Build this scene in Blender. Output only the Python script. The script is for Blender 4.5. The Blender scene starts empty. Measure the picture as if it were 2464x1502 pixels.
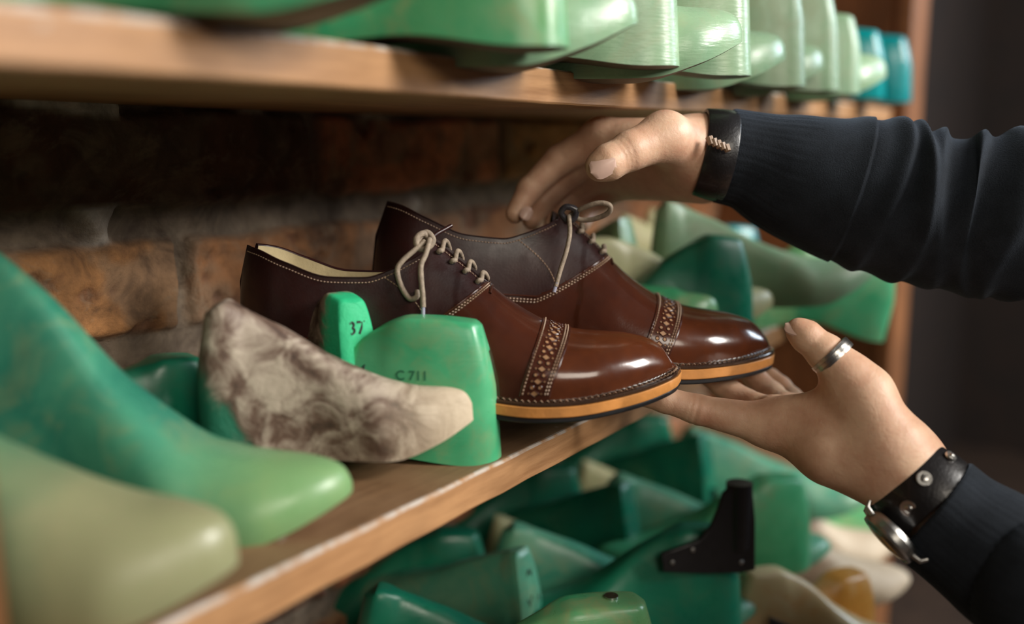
import bpy, bmesh, math, random
import numpy as np
from mathutils import Vector, Matrix
random.seed(7); rng = np.random.default_rng(7)
SC = bpy.context.scene; COL = SC.collection

# ---------------------------------------------------------------- camera maths
FPX = 2396.0
TH, PI_ = math.radians(32.6), math.radians(9.83)
Fh = np.array([math.cos(TH), math.sin(TH), 0.]); Rh = np.array([math.sin(TH), -math.cos(TH), 0.]); Zh = np.array([0, 0, 1.])
FW = math.cos(PI_)*Fh - math.sin(PI_)*Zh; UP = math.sin(PI_)*Fh + math.cos(PI_)*Zh
CAM = np.array([0, -.34, .206])
def P(u, v, D):
    """a point of the place at distance D along the view axis, used to survey positions"""
    return CAM + D*(FW + (u-1232)/FPX*Rh + (751-v)/FPX*UP)
def PZ(u, v, z):
    d = FW + (u-1232)/FPX*Rh + (751-v)/FPX*UP
    return CAM + d*((z-CAM[2])/d[2])

# ---------------------------------------------------------------- object helpers
def link(o): COL.objects.link(o); return o
def tag(o, label=None, cat=None, group=None, kind=None):
    if label: o['label'] = label
    if cat: o['category'] = cat
    if group: o['group'] = group
    if kind: o['kind'] = kind
    return o
def empty(name, loc=(0,0,0), rot=(0,0,0), scale=1):
    o = bpy.data.objects.new(name, None); link(o)
    o.location = loc; o.rotation_euler = rot; o.scale = (scale,)*3; o.empty_display_size = .02
    return o
def mesh(name, V, Fc, mats, smooth=True, angle=None, weld=0):
    me = bpy.data.meshes.new(name)
    V = np.asarray(V, float)
    me.from_pydata([tuple(v) for v in V], [], [tuple(int(i) for i in f) for f in Fc])
    if weld:
        bm = bmesh.new(); bm.from_mesh(me)
        bmesh.ops.remove_doubles(bm, verts=bm.verts, dist=weld)
        bmesh.ops.dissolve_degenerate(bm, edges=bm.edges, dist=1e-7)
        bmesh.ops.recalc_face_normals(bm, faces=bm.faces)
        bm.to_mesh(me); bm.free()
    if not isinstance(mats, (list, tuple)): mats = [mats]
    for m in mats: me.materials.append(m)
    me.polygons.foreach_set('use_smooth', [smooth]*len(me.polygons))
    if angle: me.set_sharp_from_angle(angle=math.radians(angle))
    me.update(); return me
def obj(name, me, parent=None):
    o = bpy.data.objects.new(name, me); link(o)
    if parent is not None: o.parent = parent
    return o
class MB:
    """collects geometry for one mesh"""
    def __init__(s): s.V = []; s.F = []; s.M = []
    def add(s, V, Fc, mi=0):
        b = len(s.V); s.V += [tuple(map(float, v)) for v in V]; s.F += [tuple(int(i)+b for i in f) for f in Fc]; s.M += [mi]*len(Fc)
    def box(s, lo, hi, mi=0):
        x0,y0,z0 = lo; x1,y1,z1 = hi
        s.add([(x0,y0,z0),(x1,y0,z0),(x1,y1,z0),(x0,y1,z0),(x0,y0,z1),(x1,y0,z1),(x1,y1,z1),(x0,y1,z1)],
              [(0,3,2,1),(4,5,6,7),(0,1,5,4),(1,2,6,5),(2,3,7,6),(3,0,4,7)], mi)
    def tube(s, pts, r, n=10, mi=0, caps=True):
        pts = np.asarray(pts, float); N = len(pts)
        r = np.broadcast_to(np.asarray(r, float), (N,))
        t = np.gradient(pts, axis=0); t /= np.linalg.norm(t, axis=1)[:,None]+1e-12
        a = np.cross(t[0], [0,0,1.]);
        if np.linalg.norm(a) < 1e-3: a = np.cross(t[0], [1.,0,0])
        a /= np.linalg.norm(a); V = []
        for i in range(N):
            a = a - t[i]*(a@t[i]); a /= np.linalg.norm(a); b = np.cross(t[i], a)
            for k in range(n):
                q = 2*math.pi*k/n; V.append(pts[i]+r[i]*(math.cos(q)*a+math.sin(q)*b))
        Fc = [(i*n+k, i*n+(k+1)%n, (i+1)*n+(k+1)%n, (i+1)*n+k) for i in range(N-1) for k in range(n)]
        if caps: Fc += [tuple(range(n))[::-1], tuple((N-1)*n+k for k in range(n))]
        s.add(V, Fc, mi)
    def disc(s, c, nrm, r0, r1=None, h=0, n=16, mi=0, dome=0):
        """cylinder / cone from c along nrm with height h"""
        nrm = np.asarray(nrm, float); nrm = nrm/np.linalg.norm(nrm); c = np.asarray(c, float)
        a = np.cross(nrm, [0,0,1.])
        if np.linalg.norm(a) < 1e-3: a = np.cross(nrm, [1.,0,0])
        a /= np.linalg.norm(a); b = np.cross(nrm, a); r1 = r0 if r1 is None else r1
        V = []
        for (rr, hh) in ((r0, 0), (r1, h)):
            for k in range(n):
                q = 2*math.pi*k/n; V.append(c+nrm*hh+rr*(math.cos(q)*a+math.sin(q)*b))
        V.append(c); V.append(c+nrm*(h+dome))
        Fc = [(k, (k+1)%n, n+(k+1)%n, n+k) for k in range(n)] + [((k+1)%n, k, 2*n) for k in range(n)] + [(n+k, n+(k+1)%n, 2*n+1) for k in range(n)]
        s.add(V, Fc, mi)
    def build(s, name, mats, parent=None, smooth=True, angle=35, weld=0):
        if not isinstance(mats, (list, tuple)): mats = [mats]
        me = mesh(name, s.V, s.F, mats, smooth, angle, weld)
        if len(mats) > 1 and not weld: me.polygons.foreach_set('material_index', s.M)
        return obj(name, me, parent)
def spline(pts, n=60):
    """Catmull-Rom through pts"""
    p = np.asarray(pts, float); p = np.vstack([2*p[0]-p[1], p, 2*p[-1]-p[-2]]); out = []
    m = len(p)-3
    for q in np.linspace(0, m-1e-6, n):
        i = int(q); t = q-i; a, b, c, d = p[i], p[i+1], p[i+2], p[i+3]
        out.append(.5*((2*b)+(-a+c)*t+(2*a-5*b+4*c-d)*t*t+(-a+3*b-3*c+d)*t**3))
    return np.array(out)
def sstep(a, b, x): t = np.clip((x-a)/(b-a), 0, 1); return t*t*(3-2*t)
class Curve1:
    """smooth monotone-ish interpolation of a table (PCHIP)"""
    def __init__(s, xs, ys):
        s.x = np.array(xs, float); s.y = np.array(ys, float); h = np.diff(s.x); d = np.diff(s.y)/h
        m = np.zeros(len(s.x)); m[0] = d[0]; m[-1] = d[-1]
        for i in range(1, len(s.x)-1):
            if d[i-1]*d[i] > 0:
                w1 = 2*h[i]+h[i-1]; w2 = h[i]+2*h[i-1]; m[i] = (w1+w2)/(w1/d[i-1]+w2/d[i])
        s.m = m
    def __call__(s, q):
        q = np.clip(np.asarray(q, float), s.x[0], s.x[-1]); i = np.clip(np.searchsorted(s.x, q)-1, 0, len(s.x)-2)
        h = s.x[i+1]-s.x[i]; t = (q-s.x[i])/h
        return ((1+2*t)*(1-t)**2*s.y[i] + t*(1-t)**2*h*s.m[i] + t*t*(3-2*t)*s.y[i+1] + t*t*(t-1)*h*s.m[i+1])
def vnoise(x, y, seed=0):
    """value noise on arrays"""
    xi = np.floor(x).astype(int); yi = np.floor(y).astype(int); fx = x-xi; fy = y-yi
    fx = fx*fx*(3-2*fx); fy = fy*fy*(3-2*fy)
    def h(a, b):
        n = (a*374761393 + b*668265263 + seed*974634777) & 0x7fffffff
        n = ((n ^ (n >> 13))*1274126177) & 0x7fffffff
        return (n & 0xffff)/65535.
    return (h(xi,yi)*(1-fx)+h(xi+1,yi)*fx)*(1-fy) + (h(xi,yi+1)*(1-fx)+h(xi+1,yi+1)*fx)*fy
def fbm(x, y, o=4, seed=0): return sum(vnoise(x*2**k, y*2**k, seed+k)*.5**k for k in range(o))/sum(.5**k for k in range(o))

# ---------------------------------------------------------------- implicit surfaces
def surface_nets(fn, lo, hi, h):
    lo = np.array(lo); hi = np.array(hi); n = np.ceil((hi-lo)/h).astype(int)+1
    ax = [lo[i]+h*np.arange(n[i]) for i in range(3)]
    G = np.meshgrid(*ax, indexing='ij'); v = fn(G[0].astype(np.float32), G[1].astype(np.float32), G[2].astype(np.float32)); s = v < 0
    c = n-1; cnt = np.zeros(c, int)
    for i in (0,1):
        for j in (0,1):
            for k in (0,1): cnt += s[i:i+c[0], j:j+c[1], k:k+c[2]]
    act = (cnt > 0) & (cnt < 8); idx = -np.ones(c, int); idx[act] = np.arange(act.sum()); A = np.argwhere(act)
    acc = np.zeros((len(A), 3)); m = np.zeros(len(A))
    corners = [(i,j,k) for i in (0,1) for j in (0,1) for k in (0,1)]
    for a in corners:
        for ax_ in range(3):
            if a[ax_]: continue
            b = list(a); b[ax_] = 1
            va = v[A[:,0]+a[0], A[:,1]+a[1], A[:,2]+a[2]]; vb = v[A[:,0]+b[0], A[:,1]+b[1], A[:,2]+b[2]]
            x = (va < 0) != (vb < 0); t = np.where(x, va/(va-vb+1e-20), 0)
            p = np.array(a, float)[None].repeat(len(A), 0); p[:, ax_] = t
            acc += p*x[:,None]; m += x
    V = lo + h*(A + acc/m[:,None]); Fc = []
    for ax_ in range(3):
        o1, o2 = [i for i in range(3) if i != ax_]
        if ax_ == 1: o1, o2 = o2, o1
        sl0 = [slice(None)]*3; sl1 = [slice(None)]*3; sl0[ax_] = slice(0, -1); sl1[ax_] = slice(1, None)
        ch = s[tuple(sl0)] != s[tuple(sl1)]; E_ = np.argwhere(ch)
        E_ = E_[(E_[:,o1] > 0) & (E_[:,o2] > 0) & (E_[:,o1] < n[o1]-1) & (E_[:,o2] < n[o2]-1)]
        def cell(d1, d2):
            q = E_.copy(); q[:,o1] -= d1; q[:,o2] -= d2; return idx[q[:,0], q[:,1], q[:,2]]
        Q = np.stack([cell(1,1), cell(0,1), cell(0,0), cell(1,0)], 1)
        ins = s[E_[:,0], E_[:,1], E_[:,2]]; Q[~ins] = Q[~ins][:, ::-1]; Fc.append(Q)
    return V, np.vstack(Fc)
def smin(a, b, k):
    h = np.clip(.5+.5*(b-a)/k, 0, 1); return b*(1-h)+a*h-k*h*(1-h)
def cone(X, Y, Z, a, b, ra, rb):
    a = np.asarray(a, np.float32); d = np.asarray(b, np.float32)-a; L2 = float(d@d)+1e-12
    px, py, pz = X-a[0], Y-a[1], Z-a[2]
    t = np.clip((px*d[0]+py*d[1]+pz*d[2])/L2, 0, 1)
    return np.sqrt((px-t*d[0])**2+(py-t*d[1])**2+(pz-t*d[2])**2) - (ra+(rb-ra)*t)

# ---------------------------------------------------------------- materials
def newmat(name):
    m = bpy.data.materials.new(name); m.use_nodes = True; nt = m.node_tree; return m, nt, nt.nodes['Principled BSDF']
class N:
    def __init__(s, nt): s.nt = nt
    def n(s, t, **kw):
        nd = s.nt.nodes.new(t)
        for k, v in kw.items():
            if k in nd.inputs.keys(): nd.inputs[k].default_value = v
            else: setattr(nd, k, v)
        return nd
    def l(s, a, b): s.nt.links.new(a, b)
    def coord(s, scale=(1,1,1), loc=(0,0,0), rand=False):
        tc = s.n('ShaderNodeTexCoord'); mp = s.n('ShaderNodeMapping'); mp.inputs['Scale'].default_value = scale; mp.inputs['Location'].default_value = loc
        s.l(tc.outputs['Object'], mp.inputs[0])
        if rand:
            oi = s.n('ShaderNodeObjectInfo'); vm = s.n('ShaderNodeVectorMath', operation='SCALE'); cx = s.n('ShaderNodeCombineXYZ')
            for i in range(3): s.l(oi.outputs['Random'], cx.inputs[i])
            s.l(cx.outputs[0], vm.inputs[0]); vm.inputs['Scale'].default_value = 40
            ad = s.n('ShaderNodeVectorMath', operation='ADD'); s.l(mp.outputs[0], ad.inputs[0]); s.l(vm.outputs[0], ad.inputs[1]); return ad.outputs[0]
        return mp.outputs[0]
    def noise(s, vec, scale, detail=4, rough=.55, dist=0):
        t = s.n('ShaderNodeTexNoise'); t.inputs['Scale'].default_value = scale; t.inputs['Detail'].default_value = detail
        t.inputs['Roughness'].default_value = rough; t.inputs['Distortion'].default_value = dist; s.l(vec, t.inputs['Vector']); return t.outputs['Fac']
    def ramp(s, fac, stops, interp='LINEAR'):
        r = s.n('ShaderNodeValToRGB'); cr = r.color_ramp; cr.interpolation = interp
        while len(cr.elements) < len(stops): cr.elements.new(.5)
        for e, (p, c) in zip(cr.elements, stops): e.position = p; e.color = (*c, 1) if len(c) == 3 else c
        s.l(fac, r.inputs[0]); return r.outputs[0]
    def mix(s, fac, a, b, bt='MIX'):
        m = s.n('ShaderNodeMix', data_type='RGBA', blend_type=bt)
        for sock, val in ((m.inputs[0], fac), (m.inputs[6], a), (m.inputs[7], b)):
            if isinstance(val, (int, float)): sock.default_value = val
            elif isinstance(val, tuple): sock.default_value = (*val, 1) if len(val) == 3 else val
            else: s.l(val, sock)
        return m.outputs[2]
    def math(s, op, a, b=0, clamp=False):
        m = s.n('ShaderNodeMath', operation=op, use_clamp=clamp)
        for sock, val in ((m.inputs[0], a), (m.inputs[1], b)):
            if isinstance(val, (int, float)): sock.default_value = val
            else: s.l(val, sock)
        return m.outputs[0]
    def bump(s, h, strength, dist, bsdf):
        b = s.n('ShaderNodeBump'); b.inputs['Strength'].default_value = strength; b.inputs['Distance'].default_value = dist
        s.l(h, b.inputs['Height']); s.l(b.outputs[0], bsdf.inputs['Normal']); return b
def srgb(r, g, b):
    f = lambda c: (c/255/12.92 if c/255 <= .04045 else ((c/255+.055)/1.055)**2.4); return (f(r), f(g), f(b))
def plain(name, c, rough=.5, metal=0, bumpy=0, bscale=300, coat=0, spec=.5, vary=.25):
    m, nt, b = newmat(name); k = N(nt); v = k.coord()
    nz = k.noise(v, bscale*.25, 4)
    k.l(k.ramp(nz, [(.3, tuple(x*(1-vary) for x in c)), (.7, tuple(min(1, x*(1+vary)) for x in c))]), b.inputs['Base Color'])
    b.inputs['Roughness'].default_value = rough; b.inputs['Metallic'].default_value = metal
    b.inputs['Coat Weight'].default_value = coat; b.inputs['Coat Roughness'].default_value = .1; b.inputs['Specular IOR Level'].default_value = spec
    if bumpy: k.bump(k.noise(v, bscale, 3), bumpy, .0005, b)
    return m
def wood(name, light, dark, edge=None, dirt=.5, rough=.5, along='X', topz=None):
    m, nt, b = newmat(name); k = N(nt)
    sc = {'X': (1.2, 18, 18), 'Z': (18, 18, 1.2)}[along]
    v = k.coord(sc); g = k.noise(v, 9, 6, .6, .4); v2 = k.coord(tuple(x*5 for x in sc)); g2 = k.noise(v2, 20, 3)
    vb = k.coord(); big = k.noise(vb, 9, 4, .6)
    c = k.ramp(g, [(.25, dark), (.5, tuple((a+c_)/2 for a, c_ in zip(light, dark))), (.75, light)])
    c = k.mix(k.math('MULTIPLY', g2, .35), c, dark, 'MULTIPLY')
    c = k.mix(k.ramp(big, [(.45, (0,0,0)), (.75, (dirt,)*3)]), c, tuple(x*.25 for x in dark))
    if edge:                                       # worn pale arris
        tc = k.n('ShaderNodeTexCoord'); sx = k.n('ShaderNodeSeparateXYZ'); k.l(tc.outputs['Object'], sx.inputs[0])
        zz = k.math('GREATER_THAN', sx.outputs['Z'], edge[0]-.0016); yy = k.math('LESS_THAN', sx.outputs['Y'], edge[1]+.003)
        w = k.math('MULTIPLY', k.math('MULTIPLY', zz, yy), k.ramp(k.noise(vb, 60, 4), [(.38, (0,0,0)), (.55, (.9,.9,.9))]))
        c = k.mix(w, c, srgb(200,190,180))
        tm = k.math('MULTIPLY', k.math('GREATER_THAN', sx.outputs['Z'], edge[0]-.0022), k.math('GREATER_THAN', sx.outputs['Y'], edge[1]+.003))
        c = k.mix(k.math('MULTIPLY', tm, .62), c, k.ramp(k.noise(vb, 24, 6, .65), [(.3, srgb(60,46,36)), (.7, srgb(120,98,78))]))
        sp = k.ramp(k.noise(vb, 55, 2), [(.72, (0,0,0)), (.76, (.55,.55,.55))]); c = k.mix(sp, c, srgb(190,175,160))
    k.l(c, b.inputs['Base Color']); b.inputs['Roughness'].default_value = rough
    k.bump(g2, .25, .0006, b); return m
def last_mat(name, c1, c2, dirt, dirt_amt=.5, rough=.33, sss=.12, scratch=.15, toe=None):
    """hard waxy plastic of the lasts, stained here and there"""
    m, nt, b = newmat(name); k = N(nt); v = k.coord(rand=True)
    n1 = k.noise(v, 14, 4, .6, .5); n2 = k.noise(v, 32, 6, .65, .8); n3 = k.noise(k.coord((1,1,7), rand=True), 90, 3)
    c = k.ramp(n1, [(.3, c1), (.7, c2)])
    c = k.mix(k.ramp(n2, [(.50, (0,0,0)), (.70, (dirt_amt,)*3)]), c, dirt)
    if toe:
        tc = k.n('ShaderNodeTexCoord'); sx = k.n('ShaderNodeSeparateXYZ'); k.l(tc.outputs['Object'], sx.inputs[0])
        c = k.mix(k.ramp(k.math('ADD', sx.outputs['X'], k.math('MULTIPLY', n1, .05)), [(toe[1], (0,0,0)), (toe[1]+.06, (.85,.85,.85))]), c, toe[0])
    sp = k.ramp(k.noise(v, 130, 3, .7), [(.70, (0,0,0)), (.75, (.5*dirt_amt,)*3)]); c = k.mix(sp, c, (.02,.02,.012))
    k.l(c, b.inputs['Base Color']); k.l(k.ramp(n2, [(.35, (rough*.75,)*3), (.75, (rough*1.6,)*3)]), b.inputs['Roughness'])
    b.inputs['Subsurface Weight'].default_value = sss; b.inputs['Subsurface Radius'].default_value = (.4, 1, .5); b.inputs['Subsurface Scale'].default_value = .006
    b.inputs['Specular IOR Level'].default_value = .55
    k.bump(k.math('ADD', k.math('MULTIPLY', n3, scratch), k.math('MULTIPLY', n2, .25)), .5, .0012, b)
    return m
def plaster_last_mat(name, green, pale, brown, cover=.5, kz=.45):
    m, nt, b = newmat(name); k = N(nt); v = k.coord(rand=True)
    n1 = k.noise(v, 38, 6, .62, .9); n2 = k.noise(v, 120, 5, .6); n0 = k.noise(v, 13, 3)
    tc = k.n('ShaderNodeTexCoord'); sx = k.n('ShaderNodeSeparateXYZ'); k.l(tc.outputs['Object'], sx.inputs[0])
    c = k.ramp(n1, [(.34, tuple(x*.3 for x in brown)), (.44, brown), (.52, tuple((a+q)/2 for a, q in zip(brown, pale))), (.60, pale)])
    c = k.mix(k.math('MULTIPLY', n2, .6), c, (.45,.4,.38), 'MULTIPLY')
    # pale clean toe, brownish cone, bare plastic at the heel seat
    toe = k.ramp(k.math('ADD', sx.outputs['X'], k.math('MULTIPLY', n0, .06)), [(.135, (0,0,0)), (.19, (.8,.8,.8))]); c = k.mix(toe, c, srgb(214,196,168))
    hz = k.math('ADD', k.math('ADD', k.math('MULTIPLY', sx.outputs['X'], 1.0), k.math('MULTIPLY', sx.outputs['Z'], kz)), k.math('MULTIPLY', n1, .03))
    bare = k.ramp(hz, [(cover*.1, (1,1,1)), (cover*.1+.006, (0,0,0))]); c = k.mix(bare, c, green)
    k.l(c, b.inputs['Base Color']); b.inputs['Roughness'].default_value = .62
    k.bump(k.math('ADD', n1, k.math('MULTIPLY', n2, .4)), .7, .0022, b); return m
def leather(name, c1, c2, rough=.22, coat=.6, grain=.2):
    m, nt, b = newmat(name); k = N(nt); v = k.coord()
    n1 = k.noise(v, 16, 4, .6); n2 = k.noise(v, 700, 3, .6); n3 = k.noise(v, 60, 5, .7)
    c = k.ramp(n1, [(.3, c1), (.7, c2)]); c = k.mix(k.math('MULTIPLY', n3, .4), c, c1, 'MULTIPLY')
    k.l(c, b.inputs['Base Color']); k.l(k.ramp(n3, [(.3, (rough*.8,)*3), (.7, (rough*1.35,)*3)]), b.inputs['Roughness'])
    b.inputs['Coat Weight'].default_value = coat; b.inputs['Coat Roughness'].default_value = .12; b.inputs['Specular IOR Level'].default_value = .5
    k.bump(k.math('ADD', n2, k.math('MULTIPLY', n3, 1.2)), grain, .00025, b); return m
def skin_mat(name, base, red, rough=.48):
    m, nt, b = newmat(name); k = N(nt); v = k.coord()
    n1 = k.noise(v, 34, 4, .6); n2 = k.noise(v, 420, 4, .65); n3 = k.noise(v, 120, 5, .6, 1.2)
    c = k.ramp(n1, [(.3, red), (.62, base)]); c = k.mix(k.math('MULTIPLY', n3, .22), c, red, 'MULTIPLY')
    k.l(c, b.inputs['Base Color']); b.inputs['Roughness'].default_value = rough
    b.inputs['Subsurface Weight'].default_value = .22; b.inputs['Subsurface Radius'].default_value = (1, .35, .18); b.inputs['Subsurface Scale'].default_value = .006
    k.bump(k.math('ADD', n2, k.math('MULTIPLY', n3, 1.4)), .38, .0006, b); return m
def knit(name, c):
    m, nt, b = newmat(name); k = N(nt); v = k.coord(); n2 = k.noise(v, 900, 3, .7); n1 = k.noise(v, 50, 4)
    k.l(k.ramp(k.math('ADD', k.math('MULTIPLY', n1, .5), k.math('MULTIPLY', n2, .5)), [(.35, tuple(x*.6 for x in c)), (.7, tuple(x*1.5 for x in c))]), b.inputs['Base Color'])
    b.inputs['Roughness'].default_value = .9; b.inputs['Sheen Weight'].default_value = .16; b.inputs['Sheen Roughness'].default_value = .4
    b.inputs['Sheen Tint'].default_value = (.6, .75, 1, 1); b.inputs['Specular IOR Level'].default_value = .2
    k.bump(n2, .6, .0008, b); return m
def brickmat():
    m, nt, b = newmat('old_brick'); k = N(nt); v = k.coord()
    at = k.n('ShaderNodeAttribute', attribute_name='tint')
    n1 = k.noise(v, 28, 6, .65, .6); n2 = k.noise(v, 160, 4, .7)
    c = k.mix(k.ramp(n1, [(.3, (.8,.8,.8)), (.62, (0,0,0))]), at.outputs['Color'], srgb(66,50,40))
    c = k.mix(k.ramp(k.noise(v, 19, 5, .7, 1.), [(.52, (0,0,0)), (.66, (.6,.6,.6))]), c, srgb(170,150,125))
    c = k.mix(k.math('MULTIPLY', n2, .6), c, (.4,.36,.33), 'MULTIPLY')
    k.l(c, b.inputs['Base Color']); b.inputs['Roughness'].default_value = .85
    k.bump(k.math('ADD', n1, k.math('MULTIPLY', n2, .5)), .8, .003, b); return m

M = {}
M['shelf_front'] = wood('shelf_wood', srgb(212,164,116), srgb(160,116,76), edge=(0, 0), dirt=.35, rough=.5)
M['post'] = wood('post_wood', srgb(170,112,66), srgb(104,64,38), dirt=.5, along='Z')
M['darkwood'] = wood('dark_timber', srgb(46,27,14), srgb(25,14,7), dirt=.6, along='Z', rough=.8)
G1, G2 = srgb(60,162,112), srgb(98,190,138)
M['green'] = last_mat('green_plastic', G1, G2, srgb(150,150,100), .35)
M['deep'] = last_mat('deep_green_plastic', srgb(14,104,82), srgb(30,128,96), srgb(80,104,70), .3)
M['teal'] = last_mat('teal_green_plastic', srgb(56,146,120), srgb(112,178,144), srgb(160,162,120), .45)
M['sage'] = last_mat('sage_green_plastic', srgb(138,176,142), srgb(164,192,156), srgb(166,166,132), .4, rough=.28, scratch=.45)
M['olive'] = last_mat('faded_olive_plastic', srgb(48,112,88), srgb(80,134,98), srgb(150,146,108), .6, rough=.38, toe=(srgb(158,154,116), .155))  # green body, paler olive mixed in towards the toe
M['teal_faded'] = last_mat('teal_plastic_with_faded_toe', srgb(32,112,94), srgb(80,156,124), srgb(140,150,104), .5, rough=.3, toe=(srgb(132,170,112), .19))  # teal body, paler green mixed in towards the toe
M['mix'] = last_mat('green_olive_plastic', srgb(54,158,108), srgb(128,170,112), srgb(160,155,105), .6, rough=.3)
M['turq'] = last_mat('turquoise_plastic', srgb(0,128,134), srgb(0,146,148), srgb(10,120,120), .15, rough=.2)
M['amber'] = last_mat('amber_plastic', srgb(206,134,44), srgb(226,166,84), srgb(230,205,160), .5)
M['cream'] = last_mat('cream_plastic', srgb(196,190,140), srgb(212,208,164), srgb(150,150,100), .5)
M['buff'] = last_mat('buff_plastic', srgb(206,180,130), srgb(224,204,160), srgb(206,134,44), .5)
M['soles'] = plain('last_sole', srgb(96,88,74), .5, vary=.3, bumpy=.3)
M['plaster'] = plaster_last_mat('plastered_last', srgb(30,110,84), srgb(196,182,164), srgb(112,88,74), .5)
M['plaster2'] = plaster_last_mat('glue_stained_last', srgb(40,190,130), srgb(170,150,130), srgb(96,74,62), .30, -.12)
M['plaster3'] = plaster_last_mat('leather_patched_last', srgb(150,110,80), srgb(205,186,170), srgb(150,112,92), .1)
M['black'] = plain('black_leather', srgb(26,24,26), .38, bumpy=.5, bscale=500, coat=.2)
M['slot'] = plain('shadow_slot', srgb(20,60,45), .8)
M['steel'] = plain('brushed_steel', (.55,.54,.52), .28, 1, bumpy=.2, bscale=900, vary=.1)
M['ink'] = plain('ink', srgb(24,28,26), .7)
M['faint_ink'] = plain('faint_ink', srgb(34,104,74), .6)
M['brown'] = leather('brown_leather', srgb(60,30,22), srgb(92,47,31), .2, .55, .25)
M['cap'] = leather('toe_cap_leather', srgb(78,39,23), srgb(120,64,35), .2, .7, .16)
M['quarter'] = leather('oxblood_quarter_leather', srgb(38,16,17), srgb(62,26,23), .38, .08, .3)
M['lining'] = plain('cream_lining', srgb(206,190,150), .7, bumpy=.4, vary=.12)
M['welt'] = leather('welt_leather', srgb(52,36,28), srgb(86,62,46), .25, .5, .6)
M['tan'] = plain('tan_midsole', srgb(206,140,74), .45, bumpy=.5, bscale=220, vary=.22, coat=.2)
M['rubber'] = plain('black_rubber', srgb(24,24,27), .45)
M['thread'] = plain('waxed_thread', srgb(158,130,106), .5, vary=.2)
M['punch'] = plain('punched_leather', srgb(164,124,88), .5)
M['punch_rim'] = plain('punch_rim', srgb(60,26,16), .3)
M['lace'] = plain('waxed_lace', srgb(150,134,116), .65, bumpy=.8, bscale=1400, vary=.3)
M['tongue'] = leather('dark_tongue_leather', srgb(46,42,46), srgb(72,70,76), .25, .5, .6)
M['aglet'] = plain('clear_aglet', srgb(180,180,200), .2, .3)
M['skin'] = skin_mat('skin', srgb(234,198,168), srgb(208,158,130))
M['nail'] = plain('fingernail', srgb(232,196,180), .3, vary=.06)
M['knit'] = knit('black_knit', srgb(34,39,46))
M['glass'] = plain('watch_glass', srgb(120,108,90), .08, .0, coat=1)
M['hair'] = plain('dark_hair', srgb(40,28,20), .6, bumpy=.8)
M['denim'] = plain('dark_denim', srgb(30,34,46), .9, bumpy=.5)
M['floor'] = wood('floor_boards', srgb(84,62,46), srgb(48,34,26), rough=.7)
# ================================================================ SETTING
def board(name, x0, x1, y0, y1, ztop, th, mat, parent=None, bev=.0012):
    o = None
    m_ = MB(); m_.box((0, 0, -th), (x1-x0, y1-y0, 0))
    o = m_.build(name, mat, parent, smooth=False, angle=None); o.location = (x0, y0, ztop)
    md = o.modifiers.new('bevel', 'BEVEL'); md.width = bev; md.segments = 2
    return o
def shelf_board(x0, x1, y0, y1, ztop, th, warp=0):
    """board with a slightly warped, worn front edge"""
    n = 90; V = []; Fc = []
    prof = [(0, -th+.0012), (.0012, -th), (y1-y0, -th), (y1-y0, 0), (.0014, 0), (0, -.0014)]
    for i in range(n+1):
        x = (x1-x0)*i/n; wz = warp*math.sin(x*7+1.0)*.0012 + .0006*float(fbm(np.array([x*40.]), np.array([3.1]))[0])
        for (y, z) in prof: V.append((x, y + .0004*math.sin(x*90+z*300), z+wz))
    k = len(prof)
    Fc = [(i*k+j, (i+1)*k+j, (i+1)*k+(j+1) % k, i*k+(j+1) % k) for i in range(n) for j in range(k)]
    Fc += [tuple(range(k)), tuple(n*k+j for j in range(k))[::-1]]
    me = mesh('wooden_shelf_board', V, Fc, M['shelf_front'], True, 30); o = obj('shelf_board', me); o.location = (x0, y0, ztop); return o
X0, X1 = .12, 1.60
for (zt, y0, lb) in ((.2527, 0, 'thick orange brown wooden shelf board above the hands, holding the uppermost row of lasts'),
                     (0, 0, 'thick brown wooden shelf board with pale worn front edge under the pair of leather shoes'),
                     (-.253, 0, 'lowest wooden shelf board, almost hidden beneath the crowd of green lasts')):
    o = shelf_board(X0, X1+.02, y0, .285, zt, .0225, 1 if zt > 0 else .4); tag(o, lb, 'shelf', 'shelf boards of the last rack')

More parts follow.
